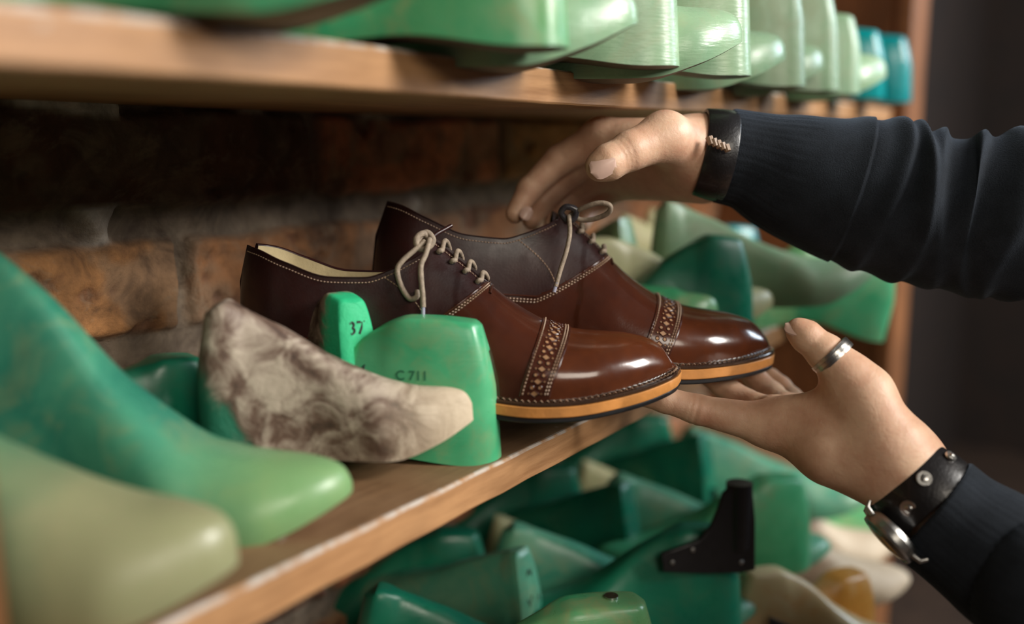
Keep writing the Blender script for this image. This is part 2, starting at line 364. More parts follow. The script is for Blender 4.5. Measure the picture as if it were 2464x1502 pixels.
# brick wall as real relief
def brick_wall():
    x0, x1, z0, z1, h = -.35, 1.75, -.62, .52, .0032
    xs = np.arange(x0, x1, h); zs = np.arange(z0, z1, h); X, Z = np.meshgrid(xs, zs, indexing='ij')
    Xw = X + .010*(fbm(X*22, Z*22, 3, 5)-.5); Zw = Z + .012*(fbm(X*16, Z*22, 3, 9)-.5) + .006*(fbm(X*3, Z*3, 2, 77)-.5)
    ph, zo = .093, .146; pl = .292
    r = np.floor((Zw-zo)/ph).astype(int); fz = (Zw-zo)/ph - r
    off = np.where(r % 2 == 0, .648, .50); c = np.floor((Xw-off)/pl).astype(int); fx = (Xw-off)/pl - c
    dz = np.minimum(fz, 1-fz)*ph; dx = np.minimum(fx, 1-fx)*pl
    jit = .0035*(fbm(X*40, Z*40, 3, 21)-.5)
    e = sstep(0, .007, dz-.0095+jit)*sstep(0, .006, dx-.005+jit)       # 1 on brick, 0 in joint
    d = .012*e + .009*(fbm(X*26, Z*26, 4, 31)-.5)*(.4+.6*e) + .007*(1-e)*(fbm(X*45, Z*45, 3, 41)-.3)
    blob = sstep(.62, .72, fbm(X*14, Z*14, 3, 51))*(1-e); d += blob*.012
    chip = sstep(.66, .74, fbm(X*24, Z*30, 3, 61))*e; d -= chip*.005
    crack = np.exp(-((X-.503-.006*(fbm(X*30, Z*30, 2, 71)-.5)-.004*np.sin(Z*90))/.0016)**2)*((Z < .136) & (Z > .066)); d -= crack*.006
    Y = .285 - d
    hsh = lambda a, b, s: ((a*73856093 ^ b*19349663 ^ s*83492791) & 1023)/1023.
    cols = np.array([srgb(134,80,56), srgb(108,70,52), srgb(160,98,64), srgb(128,92,68), srgb(166,120,76)])
    ci = (hsh(c, r, 1)*4.99).astype(int); C_ = cols[ci].copy(); C_[(r == 0) & (c == 0)] = srgb(196,126,92); C_[(r == 0) & (c == -1)] = srgb(88,60,44); C_[r == -1] = C_[r == -1]*.4+np.array(srgb(156,108,64))*.6; nn = fbm(X*9, Z*9, 4, 81)[...,None]  # upper middle brick lightened for light falling there, left one darkened for shade
    C_ = C_*(.75+.5*nn); st = sstep(.5, .62, fbm(X*20, Z*20, 4, 91))[...,None]; C_ = C_*(1-.55*st) + np.array(srgb(120,104,86))*.55*st
    mort = np.array(srgb(122,108,92))*(.6+.7*fbm(X*50, Z*50, 3, 101)[...,None]); mort = mort*(1-blob[...,None]) + np.array(srgb(186,176,164))*blob[...,None]
    C_ = C_*e[...,None] + mort*(1-e[...,None]); C_ = C_*(1-.7*chip[...,None]) + np.array(srgb(90,60,46))*.7*chip[...,None]
    nx, nz = X.shape; V = np.stack([X, Y, Z], -1).reshape(-1, 3)
    I = (np.arange(nx-1)[:,None]*nz + np.arange(nz-1)[None]).ravel(); Fc = np.stack([I, I+nz, I+nz+1, I+1], 1)
    b = len(V); V = np.vstack([V, [(x0,.34,z0),(x1,.34,z0),(x1,.34,z1),(x0,.34,z1)]])
    me = mesh('brick_relief', V, list(map(tuple, Fc))+[(b,b+3,b+2,b+1)], brickmat())
    a = me.color_attributes.new('tint', 'FLOAT_COLOR', 'POINT')
    cc = np.ones((len(V), 4), np.float32); cc[:b, :3] = np.clip(C_.reshape(-1, 3), 0, 1); cc[:b, :3] = np.clip(cc[:b, :3]*1.85, 0, 1); a.data.foreach_set('color', cc.ravel())
    o = obj('wall_back', me); tag(o, 'old rough brick wall with crumbling mortar behind the shelves', kind='structure'); return o
brick_wall()
m_ = MB(); m_.box((1.75, .24, -1.0), (4.2, .34, 1.4)); tag(m_.build('wall_right', M['darkwood'], None, False, None), 'dark brown timber wall beyond the end of the rack', kind='structure')
m_ = MB(); m_.box((-.35, .30, .52), (1.75, .34, 1.4)); tag(m_.build('wall_upper', M['darkwood'], None, False, None), kind='structure')
m_ = MB(); m_.box((-.35, .30, -1.0), (1.75, .34, -.62)); tag(m_.build('wall_lower', M['darkwood'], None, False, None), kind='structure')
m_ = MB(); m_.box((4.2, -3.0, -1.0), (4.3, .34, 1.4)); tag(m_.build('wall_end', M['darkwood'], None, False, None), kind='structure')
m_ = MB(); m_.box((-1.5, -3.0, -1.06), (4.3, .34, -1.0)); tag(m_.build('floor', M['floor'], None, False, None), kind='structure')
# uprights of the rack
o = board('side_panel', 1.60, 1.64, .0, .285, .62, 1.62, M['post'], bev=.002); tag(o, 'brown wooden end panel closing the right end of the rack', 'side panel')
o = board('upright_post', 1.585, 1.70, -.022, .0, .62, 1.62, M['post'], bev=.003); tag(o, 'upright wooden post at the far right end of the rack', 'post', 'rack posts')
o = board('upright_post', .10, .171, -.03, -.003, .62, 1.62, M['post'], bev=.003); tag(o, 'blurred wooden post at the near left edge in front of the shelf', 'post', 'rack posts')
o = board('side_panel', .10, .135, .0, .285, .62, 1.62, M['post'], bev=.002); tag(o, 'near end panel of the rack in deep shade on the left', 'side panel')

# ================================================================ SHOE LASTS
def last_mesh(L=.25, H=.10, toe='round', wide=1., plateau=.27, top=.011, lean=.0, rise=.0, toeh=1., blunt=False, key=None):
    nu, nphi = 64, 40
    u = .5-.5*np.cos(np.linspace(0, math.pi, nu)); u = .5*u + .5*np.linspace(0, 1, nu); u = np.clip(u, .0008, .9995)
    zb = Curve1([0,.1,.35,.55,.7,.85,1], [.001,0,.006,.002,.0005,.009,.024])(u)*L/.25
    s = H/.10; p = plateau
    kk = H-.045; zt = Curve1([0,.03,p-.05,p,p+(.70-p)*.33,p+(.70-p)*.66,.72,.82,.91,.96,.985,1], [.094*s,.097*s,.100*s,.0975*s,.045+kk*.70,.045+kk*.31,.0455*toeh,.0405*toeh,(.0385)*toeh,.0360*toeh,.0325*toeh,.0265*toeh])(u); zt = np.maximum(zt, zb+.003)
    w = Curve1([0,.08,.2,.4,.55,.68,.8,.9,1], [.0265,.027,.027,.024,.030,.038,.0365,.031,.024])(u)*wide*L/.25
    wt = Curve1([0,p*.6,p,p+.2,.74,1], [top,top*1.1,top*1.02,.0115,.022,.024])(u)
    hw = np.sqrt(np.clip(1-((.115-u).clip(0)/.115)**2, 0, 1)); ht = np.sqrt(np.clip(1-((.05-u).clip(0)/.05)**2, 0, 1))
    if blunt:
        hw = np.sqrt(np.clip(1-((.022-u).clip(0)/.022)**2, 0, 1)); ht = np.sqrt(np.clip(1-((.014-u).clip(0)/.014)**2, 0, 1)); w = w*(1-.28*(1-sstep(0,.12,u)))
    t0, q = {'round': (.80, 2.1), 'point': (.60, 1.75), 'square': (.86, 3.0)}[toe]
    tw = np.clip(1-((u-t0).clip(0)/(1-t0))**q, 0, 1)**(1/2.)
    cone = 1-sstep(p+.05, .72, u); n = 2.3+1.9*(1-sstep(.45, .72, u))+4.5*(1-sstep(p-.03, p+.05, u))
    cx_ = .004*np.sin(u*math.pi*1.6)*L/.25
    V = []; nb = 9
    ph = np.linspace(0, math.pi, nphi)
    for i in range(len(u)):
        c, s_ = np.cos(ph), np.sin(ph); ex = 2/n[i]
        tz = np.abs(s_)**ex; yy = np.sign(c)*np.abs(c)**ex
        g = tz**(1.15-.4*cone[i])
        wl = w[i]*hw[i]*tw[i]; wtt = wt[i]*ht[i]
        W = wl*(1-cone[i]*g) + wtt*cone[i]*g
        W = W*(1-.10*(1-tz)**5) + .002*cone[i]*np.sin(tz*math.pi)
        y = cx_[i] + yy*W; z = zb[i] + (zt[i]-zb[i])*tz
        x = u[i]*L + lean*tz*H*(1-u[i])**2 - .004*np.sin(tz*math.pi)*(1-sstep(0, .15, u[i]))*1. + .013*tz*(1-sstep(0,.3,u[i]))*H/.1
        x = np.broadcast_to(x, y.shape)
        for a in range(nphi): V.append((x[a], y[a], z[a]+rise*tz[a]))
        for a in range(1, nb):                    # sole
            f = a/nb; V.append((x[-1]*(1-f)+x[0]*f, y[-1]*(1-f)+y[0]*f, z[0]-.0016*math.sin(f*math.pi)*min(1, wl/.02)))
    K = nphi+nb-1; Fc = [(i*K+j, i*K+(j+1) % K, (i+1)*K+(j+1) % K, (i+1)*K+j) for i in range(len(u)-1) for j in range(K)]
    mi = [1 if j >= nphi-1 else 0 for i in range(len(u)-1) for j in range(K)]
    Fc += [tuple(range(K))[::-1], tuple((len(u)-1)*K+j for j in range(K))]; mi += [0, 0]
    return V, Fc, mi, dict(L=L, H=H, top=top, p=p)
LM = {}
def last(label, anchor, head, mat, L=.25, H=.10, toe='round', wide=1., top=.011, plateau=.27, pitch=0, roll=0, at='heel', group=None,
         slot=None, text=None, tube=False, cut=False, name='shoe_last', sole='soles', lean=0, toeh=1., blunt=False, fin=False, strap=False):
    """a shoe last; anchor = world position of its heel base ('heel'), toe tip ('toe') or cone top over the heel ('top')"""
    key = (round(L,3), round(H,3), toe, wide, top, plateau, lean, toeh, blunt)
    if key not in LM: LM[key] = last_mesh(L, H, toe, wide, plateau, top, lean, 0., toeh, blunt)
    V, Fc, mi, info = LM[key]
    me = mesh('last_body', V, Fc, [M[mat], M[sole] if sole else M[mat]], True, 32); me.polygons.foreach_set('material_index', mi)
    a = math.radians(head)
    Rm = Matrix.Rotation(a, 3, 'Z') @ Matrix.Rotation(-math.radians(pitch), 3, 'Y') @ Matrix.Rotation(math.radians(roll), 3, 'X')
    loc = {'heel': Vector((.004, 0, 0)), 'toe': Vector((L, 0, .025*L/.25)), 'top': Vector((.006, 0, H*.97))}[at]
    o = obj(name, me); o.rotation_euler = Rm.to_euler(); o.location = Vector(anchor) - Rm @ loc
    tag(o, label, 'shoe last', group)
    if slot:
        b = MB(); z0, z1 = slot; b.box((-.0032, -.0022, z0), (.012, .0022, z1)); b.disc((-.0032, 0, z1), (1,0,0), .0022, h=.014, n=12)
        b.build('heel_slot', M['slot'], o, False)
    if text:
        from mathutils.bvhtree import BVHTree
        bv = BVHTree.FromPolygons([v.co for v in me.vertices], [tuple(p.vertices) for p in me.polygons])
        for (s_, z_, sz, xx) in text:                 # xx None: heel face, else on the flank at that x
            cu = bpy.data.curves.new('stamp', 'FONT'); cu.body = s_; cu.size = sz; cu.align_x = 'CENTER'; cu.extrude = 0; cu.offset = .00015
            tmp = bpy.data.objects.new('tmp', cu); COL.objects.link(tmp); dg = bpy.context.evaluated_depsgraph_get()
            tm = bpy.data.meshes.new_from_object(tmp.evaluated_get(dg)); bpy.data.objects.remove(tmp); tm.materials.clear(); tm.materials.append(M['ink'] if xx is None else M['faint_ink'])
            for v in tm.vertices:
                x_, y_ = v.co.x, v.co.y
                if xx is None: og, dr = Vector((-.05, -x_, z_+y_)), Vector((1, 0, 0))
                else: og, dr = Vector((xx-x_, .08, z_+y_)), Vector((0, -1, 0))
                hit = bv.ray_cast(og, dr)[0]; v.co = (hit if hit is not None else og+dr*.05) - dr*.0003
            obj('stamped_mark', tm, o)
    if tube:
        b = MB(); cx_ = L*.16; b.disc((cx_, 0, H*.93), (0,0,1), .0052, h=H*.06+.0015, n=24, mi=0); b.disc((cx_, 0, H*.99+.0007), (0,0,1), .0042, h=.0003, n=24, mi=1)  # second disc is dark, standing in for the shade inside the hole
        b.build('metal_bushing', [M['steel'], M['ink']], o, True, 40)
    if cut:
        b = MB(); b.box((L*(plateau-.13), -top*1.25, H*.62), (L*(plateau-.125)+.0008, top*1.25, H*1.004)); b.build('hinge_cut', M['slot'], o, False)
    if fin:
        # black leather piece riveted on the side and standing up over the heel
        prof = [(x, z+H-.10) for x, z in [(.078,.070),(.080,.086),(.066,.090),(.046,.096),(.036,.108),(.030,.122),(.026,.136),(.018,.142),(.004,.142),(-.001,.137),(-.004,.11),(-.005,.066),(.010,.064),(.045,.066)]]
        V2 = []; k = len(prof)
        for yy in (.0, .005):
            for (x, z) in prof: V2.append((x*1.0+.002, .020 + yy + .10*max(x,0) - max(0, z-.06)*.06, z))
        F2 = [tuple(range(k)), tuple(range(k, 2*k))[::-1]] + [(j, k+j, k+(j+1) % k, (j+1) % k) for j in range(k)]
        b = MB(); b.add(V2, F2); f_ = b.build('leather_piece', M['black'], o, True, 30); tag(f_, 'black riveted leather piece standing up over the heel')
        md = f_.modifiers.new('bevel', 'BEVEL'); md.width = .0012; md.segments = 2
        b = MB(); b.tube([(.011, .014, H-.015), (.011, .013, H+.0425)], [.0125, .0115], 20); f3 = b.build('leather_tube', M['black'], o, True, 40)
        for (x, z) in ((.070,.078+H-.10), (.052,.088+H-.10), (.008,.074+H-.10)):
            b = MB(); b.disc((x+.002, .0248+.10*x-max(0,z-.06)*.06, z), (0,1,.1), .0024, .0016, .0012, 14, dome=.0004); b.build('rivet', M['steel'], o)
    if strap:
        b = MB(); b.add([( .03,-.031,.060),(.115,-.040,.030),(.118,-.042,.018),(.03,-.034,.048),( .03,-.026,.060),(.115,-.035,.030),(.118,-.037,.018),(.03,-.029,.048)],
              [(0,1,2,3),(7,6,5,4),(0,4,5,1),(1,5,6,2),(2,6,7,3),(3,7,4,0)]); b.build('strap', M['black'], o, False)
        b = MB(); b.disc((.074,-.0375,.042), (0,-1,0), .004, .003, .0015, 14); b.build('buckle', M['steel'], o)
    return o
gm, gu, gl = 'lasts on the middle shelf', 'lasts on the upper shelf', 'lasts on the lowest shelf'

# ---- middle shelf, left to right
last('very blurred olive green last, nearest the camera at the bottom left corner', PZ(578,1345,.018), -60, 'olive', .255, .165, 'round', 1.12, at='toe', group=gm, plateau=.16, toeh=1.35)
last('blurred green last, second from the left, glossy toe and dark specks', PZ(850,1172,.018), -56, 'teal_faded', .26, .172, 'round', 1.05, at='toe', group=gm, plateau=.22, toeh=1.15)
last('small dark green last end at the back, between blurred last and plastered one', P(486,850,.64), 162, 'deep', .15, .068, 'round', .95, at='top', group=gm, top=.014)
last('greyish white plastered last with narrow pointed toe and cracked brown cone', PZ(1138,1004,.034)+np.array([0,.0,.0]), -50, 'plaster', .168, .104, 'point', .92, at='toe', group=gm, pitch=4, top=.014, sole='olive', plateau=.14)
last('brown stained last with bright green heel stamped 37, wedged behind the plastered last', P(860,722,.636), 70, 'plaster2', .16, .085, 'round', .95, top=.0105, at='top', group=gm, blunt=True, plateau=.2, slot=(.012,.040), text=[('37', .060, .0120, None)])
last('bright emerald last with flat top, heel outward, standing before the brown shoe', PZ(1192,1100,.0)+np.array([0,.0,0]), 118, 'green', .19, .094, 'round', 1.02, at='heel', group=gm, top=.0125, plateau=.36, sole='green', text=[('C 711', .056, .0085, .055)])
# ---- middle shelf, right of the shoes
last('pale green last seen by its narrow upright heel, just right of the far shoe laces', P(1530,532,.975), 84, 'sage', .22, .115, at='top', group=gm, top=.0115, blunt=True, plateau=.06)
last('large dark green last with flat dusty top right behind the toe of the far shoe', P(1806,572,.95), 130, 'deep', .22, .115, wide=1.2, at='top', group=gm, top=.016, sole='deep', plateau=.25)
last('long pale green last with slender toe pointing right, lying across the others', P(2104,650,1.03), -54, 'sage', .236, .122, 'point', at='toe', group=gm, pitch=7, plateau=.10, top=.0125)
last('turquoise last barely showing under the black sleeve', P(1828,546,1.30), 132, 'turq', .22, .10, at='top', group=gm, top=.012)
last('mid green last partly hidden under the black sleeve behind the slender pale one', P(1995,590,1.16), 150, 'mix', .22, .09, at='top', group=gm, top=.015)
last('green last with broad rounded heel overhanging the middle shelf at its right', P(2165,652,1.13), 118, 'green', .24, .085, 'round', 1.1, at='top', group=gm, pitch=14, top=.013, sole='green')
last('cream last with small glossy rounded toe poking out beside the large dark green one', P(1856,728,1.0), -48, 'cream', .22, .09, at='toe', group=gm, wide=.75)
last('yellowish green last deep at the back, left of the pale narrow heel', P(1478,520,1.25), -60, 'cream', .20, .10, 'point', at='top', group=gm, wide=.7, plateau=.05)
last('yellowish tipped last at the back wall behind the pale narrow heel', P(1545,505,1.36), -62, 'cream', .22, .10, 'point', at='top', group=gm, wide=.7, plateau=.05)
last('green last low behind the toe cap of the far shoe', P(1725,765,.93), -58, 'mix', .16, .05, at='toe', group=gm, wide=.9)

# ---- upper shelf (seen from below), left to right
Zu = .2535
def up(x, y): return (x, y, Zu)
def upt(x, y, z=.0175): return (x, y, Zu+z)
last('green last nearest the camera on the upper shelf, its blurred sole seen from below', upt(.372,-.062,.028), -50, 'green', .26, .10, 'round', 1.1, at='toe', group=gu)
last('mid green last on the upper shelf, its heel overhanging above the shadowed board', up(.478,-.066), 118, 'mix', .24, .11, at='heel', group=gu, wide=1.1)
last('sage last on the upper shelf with pointed toe between two overhanging heels', upt(.560,-.070,.022), -52, 'sage', .25, .10, 'point', at='toe', group=gu, toeh=1.22, pitch=3)
last('sage last on the upper shelf with scratched glossy heel, sharpest of its row', up(.640,-.060), 118, 'sage', .24, .11, at='heel', group=gu, wide=1.1)
last('sage last on the upper shelf, broad toe above the wrist of the raised hand', upt(.703,-.083,.022), -52, 'sage', .25, .10, 'round', at='toe', group=gu, toeh=1.22, pitch=3)
last('sage last on the upper shelf, heel just right of the broad toe above the wrist', up(.762,-.067), 118, 'sage', .24, .11, at='heel', group=gu)
last('sage last on the upper shelf with small glossy toe above the black knitted cuff', upt(.868,-.062,.022), -52, 'sage', .25, .10, at='toe', group=gu, toeh=1.22, pitch=3)
last('sage last on the upper shelf, third from the right of the slim upright heels', up(.935,-.058), 114, 'sage', .24, .11, at='heel', group=gu, wide=.92)
last('sage last on the upper shelf, toe between two slim heels', upt(1.00,-.058,.022), -52, 'sage', .25, .10, at='toe', group=gu, wide=.9, toeh=1.22, pitch=3)
last('sage last on the upper shelf, middle one of the slim upright heels', up(1.035,-.062), 114, 'sage', .24, .11, at='heel', group=gu, wide=.92)
last('pale sage last on the upper shelf, the lower slim heel next to the turquoise ones', up(1.12,-.062), 114, 'sage', .22, .085, at='heel', group=gu, wide=.92)
last('sage last on the upper shelf with bulbous toe touching the turquoise ones', upt(1.165,-.080,.022), -52, 'sage', .24, .08, at='toe', group=gu, wide=.9, toeh=1.22, pitch=3)
last('left one of the two turquoise lasts at the right end of the upper shelf', up(1.27,-.055), 104, 'turq', .22, .083, at='heel', group=gu, wide=1.2, top=.02, sole='turq')
last('right one of the two turquoise lasts, beside the end post of the upper shelf', up(1.41,-.058), 104, 'turq', .22, .087, at='heel', group=gu, wide=1.2, top=.02, sole='turq')

# ---- lowest shelf: slanting cones (toe out)
Zl = -.253
last('dark teal last on the lowest shelf slanting down, leftmost of its row', (.70,-.03,Zl+.018), -58, 'deep', .25, .108, at='toe', group=gl, top=.0125, plateau=.10)
last('long teal last with shining slanted instep right of the stamped heel', (.885,-.055,Zl+.018), -58, 'teal', .26, .105, at='toe', group=gl, top=.0125, plateau=.10)
last('teal last with bright slanted instep just left of the black leather piece', (1.068,-.075,Zl+.018), -58, 'teal', .26, .105, at='toe', group=gl, top=.0125, plateau=.10)
last('pale green last on the lowest shelf sloping down just under the lower hand', (1.27,-.075,Zl+.018), -58, 'teal', .26, .108, at='toe', group=gl, top=.0125, plateau=.10)
# heels out, back row
last('dark green last with pale narrow heel face stamped W and W 4', P(1283,1334,.862), 88, 'teal', .23, .105, at='top', group=gl, top=.0115, blunt=True, plateau=.06, slot=(.01,.042), text=[('W', .080, .010, None), ('W 4', .056, .0105, None)])
last('dark green last on the lowest shelf with blank pale heel face under the middle shelf', P(1527,1172,1.035), 88, 'deep', .23, .105, at='top', group=gl, top=.0115, blunt=True, plateau=.06, slot=(.01,.036))
last('dark green last whose narrow pale heel stands below the index finger', P(1712,1052,1.20), 88, 'deep', .23, .105, at='top', group=gl, top=.0115, blunt=True, plateau=.06, slot=(.01,.036))
# heels out, front row
last('light green last at the bottom edge with a metal lined hole in its flat top', P(1572,1434,.735), 134, 'mix', .24, .098, at='top', group=gl, top=.017, tube=True, wide=1.1, plateau=.33)
last('green last on the lowest shelf with a black riveted leather piece over its heel', P(1778,1268,.885), 126, 'deep', .24, .112, at='top', group=gl, top=.015, fin=True, wide=1.15)
last('bright green last on the lowest shelf under the wrist of the lower hand', P(1940,1142,1.06), 136, 'green', .24, .100, at='top', group=gl, top=.015, wide=1.15)
# back corner pieces
last('teal last with dark cap deep under the middle shelf near the bricks', P(1170,1275,.98), 128, 'deep', .22, .10, at='top', group=gl, top=.014)
last('pale yellow tipped last deep under the middle shelf, nearest the left', P(1172,1245,1.06), -60, 'cream', .2, .10, 'point', at='top', group=gl, wide=.7, plateau=.05)
last('pale yellow tipped last deep under the middle shelf, right of the first one', P(1385,1112,1.22), -60, 'cream', .2, .10, 'point', at='top', group=gl, wide=.7, plateau=.05)
last('dark green last deep under the middle shelf between the two pale yellow tips', P(1400,1120,1.14), 128, 'deep', .22, .10, at='top', group=gl, top=.014)
last('dark green last under the shelf edge just left of the index finger', P(1620,1000,1.30), 128, 'deep', .22, .10, at='top', group=gl, top=.014)
# right end
last('green last far back on the lowest shelf seen below the wrist strap', P(2090,1175,1.40), 150, 'mix', .24, .09, at='top', group=gl)
last('leather patched brownish last at the far right of the lowest shelf', P(2150,1300,1.32), -52, 'plaster3', .26, .12, 'round', at='toe', group=gl, sole='plaster3')
last('pale plaster coated last with dark marks, poking out right of the lowest shelf', P(2182,1385,1.16), -48, 'plaster3', .27, .09, 'round', at='toe', group=gl, pitch=-8, sole='plaster3')
last('amber last with upright rounded heel at the bottom right of the lasts', P(2085,1365,1.02), 150, 'amber', .22, .09, at='top', group=gl, wide=1.1, top=.015, sole='amber')
last('buff and amber last with a dark buckled strap at the bottom right', P(2200,1560,.98), -54, 'buff', .19, .095, at='toe', group=gl, pitch=-4, sole='buff', strap=True)
# ================================================================ LEATHER SHOES
LS = .30
_ws = Curve1([0,.012,.04,.10,.2,.35,.45,.6,.70,.80,.89,.95,.985,1], [.0,.0135,.0245,.0325,.0345,.0325,.034,.0445,.0478,.0452,.0365,.0255,.0145,.0])
_zs = Curve1([0,.25,.4,.55,.65,.75,.85,.93,1], [.0215,.019,.0105,.0015,0,.002,.0075,.0135,.0205])
_yc = Curve1([0,.3,.5,.7,.9,1], [0,.001,-.002,-.003,.001,.003])
_T = Curve1([0,.05,.12,.22,.30,.36,.40,.44,1], [.0965,.0945,.088,.0805,.0815,.0885,.0955,.102,.102])
_Hc = Curve1([0,.3,.36,.40,.44,.50,.56,.62,.68,.74,.80,.86,.91,.95,.98,1.0], [.136,.129,.121,.113,.1075,.0955,.0825,.0705,.0615,.0560,.0545,.0545,.0530,.0495,.0440,.034])
def up_w(x):        # half width of the upper at its widest
    e = np.clip((x-.012)/.976, 0, 1)
    return np.maximum(_ws(e) - .0045, 0)*np.where(e < .5, 1.0, 1.02)
def surf(x, a, side, off=0.):
    """point on the upper; x 0..1 along, a 0..pi/2 from feather edge to crown, side -1/+1 (-1 faces the camera)"""
    x = np.asarray(x, float); a = np.asarray(a, float)
    def base(x, a):
        xe = .010 + x*.980
        w = up_w(xe)*1.0; z0 = _zs(xe)+.0125; H = _Hc(x)
        p = 2.25 + .75*sstep(.55, .8, x); q = 2.1 - .25*sstep(.5, .75, x)+ .5*(1-sstep(.3, .5, x))
        t = np.sin(a)**(2/p); W = w*np.cos(a)**(2/q)
        W = W*(1+.05*np.sin(np.clip(t*math.pi*1.2, 0, math.pi)))
        y = _yc(xe) + side*W; z = z0+(H-z0)*t
        hl = 1-sstep(0, .16, x)
        X = xe*LS + hl*(-.0045*np.sin(np.clip(t*1.35, 0, 1)*math.pi) + .005*t)
        X = X - .0035*sstep(.93, 1, x)*t**2 + .002*sstep(.93, 1, x)*np.sin(t*math.pi)
        return np.stack(np.broadcast_arrays(X, y, z), -1)
    p0 = base(x, a)
    if np.any(off != 0):
        e = 1e-3; dx = base(x+e*np.where(x > .9, -1, 1), a)-p0; dx = dx*np.where(x > .9, -1, 1)[...,None]; da = base(x, np.where(a > .8, a-e, a+e))-p0; da = da*np.where(a > .8, -1, 1)[...,None]
        n = np.cross(da, dx)*side; l = np.linalg.norm(n, axis=-1, keepdims=True); n = n/np.maximum(l, 1e-12)
        return p0 + n*np.asarray(off)[...,None] if np.ndim(off) else p0 + n*off
    return p0
def a_of_z(x, z, w_=None):
    x = np.asarray(x, float); xe = .010+x*.980; z0 = _zs(xe)+.0125; p = 2.25+.75*sstep(.55, .8, x)
    return np.arcsin(np.clip((z-z0)/(_Hc(x)-z0), 0, 1)**(p/2))
def amax(x):
    """upper limit of the surface angle: topline, then the lace gap, then closed"""
    x = np.asarray(x, float); aT = a_of_z(x, _T(x))
    xe = .010+x*.980; w = up_w(xe); q = 2.1-.25*sstep(.5, .75, x)+.5*(1-sstep(.3, .5, x))
    gap = .0056*(1-sstep(.548, .578, x)); ag = np.arccos(np.clip(gap/np.maximum(w, 1e-4), 0, 1)**(q/2))
    return np.where(x < .43, np.minimum(aT, ag), ag)
def seam_x(a, xc): return xc - .038*(1-np.sin(a))**1.25        # cap seam line: further back low on the side
def strip(rows):
    """grid of points (n,m,3) -> verts, faces"""
    n, m = rows.shape[:2]; V = rows.reshape(-1, 3); I = (np.arange(n-1)[:,None]*m+np.arange(m-1)[None]).ravel()
    return V, [tuple(q) for q in np.stack([I, I+1, I+m+1, I+m], 1)]
def stitch(mb, pts, nrm, step=.0026, ln=.0019, r=.00038):
    """row of little thread beads along a surface polyline"""
    d = np.linalg.norm(np.diff(pts, axis=0), axis=1); s = np.concatenate([[0], np.cumsum(d)]); 
    for q in np.arange(step/2, s[-1]-ln, step):
        a = np.array([np.interp(q, s, pts[:,i]) for i in range(3)]); b = np.array([np.interp(q+ln, s, pts[:,i]) for i in range(3)])
        n = np.array([np.interp(q, s, nrm[:,i]) for i in range(3)]); n /= np.linalg.norm(n)+1e-9
        t = b-a; t /= np.linalg.norm(t)+1e-9; c = np.cross(t, n)
        m1 = (a+b)/2 + n*r*1.3; V = [a, a+c*r, m1+c*r*.9, b+c*r, b, b-c*r, m1-c*r*.9, a-c*r, m1+n*r*.8]
        mb.add(V, [(0,1,2,8), (8,2,3,4), (4,5,6,8), (8,6,7,0)])
def line(xs, as_, side, off=.0002):
    p = surf(xs, as_, side, off); n = surf(xs, as_, side, off+.001)-p; return p, n
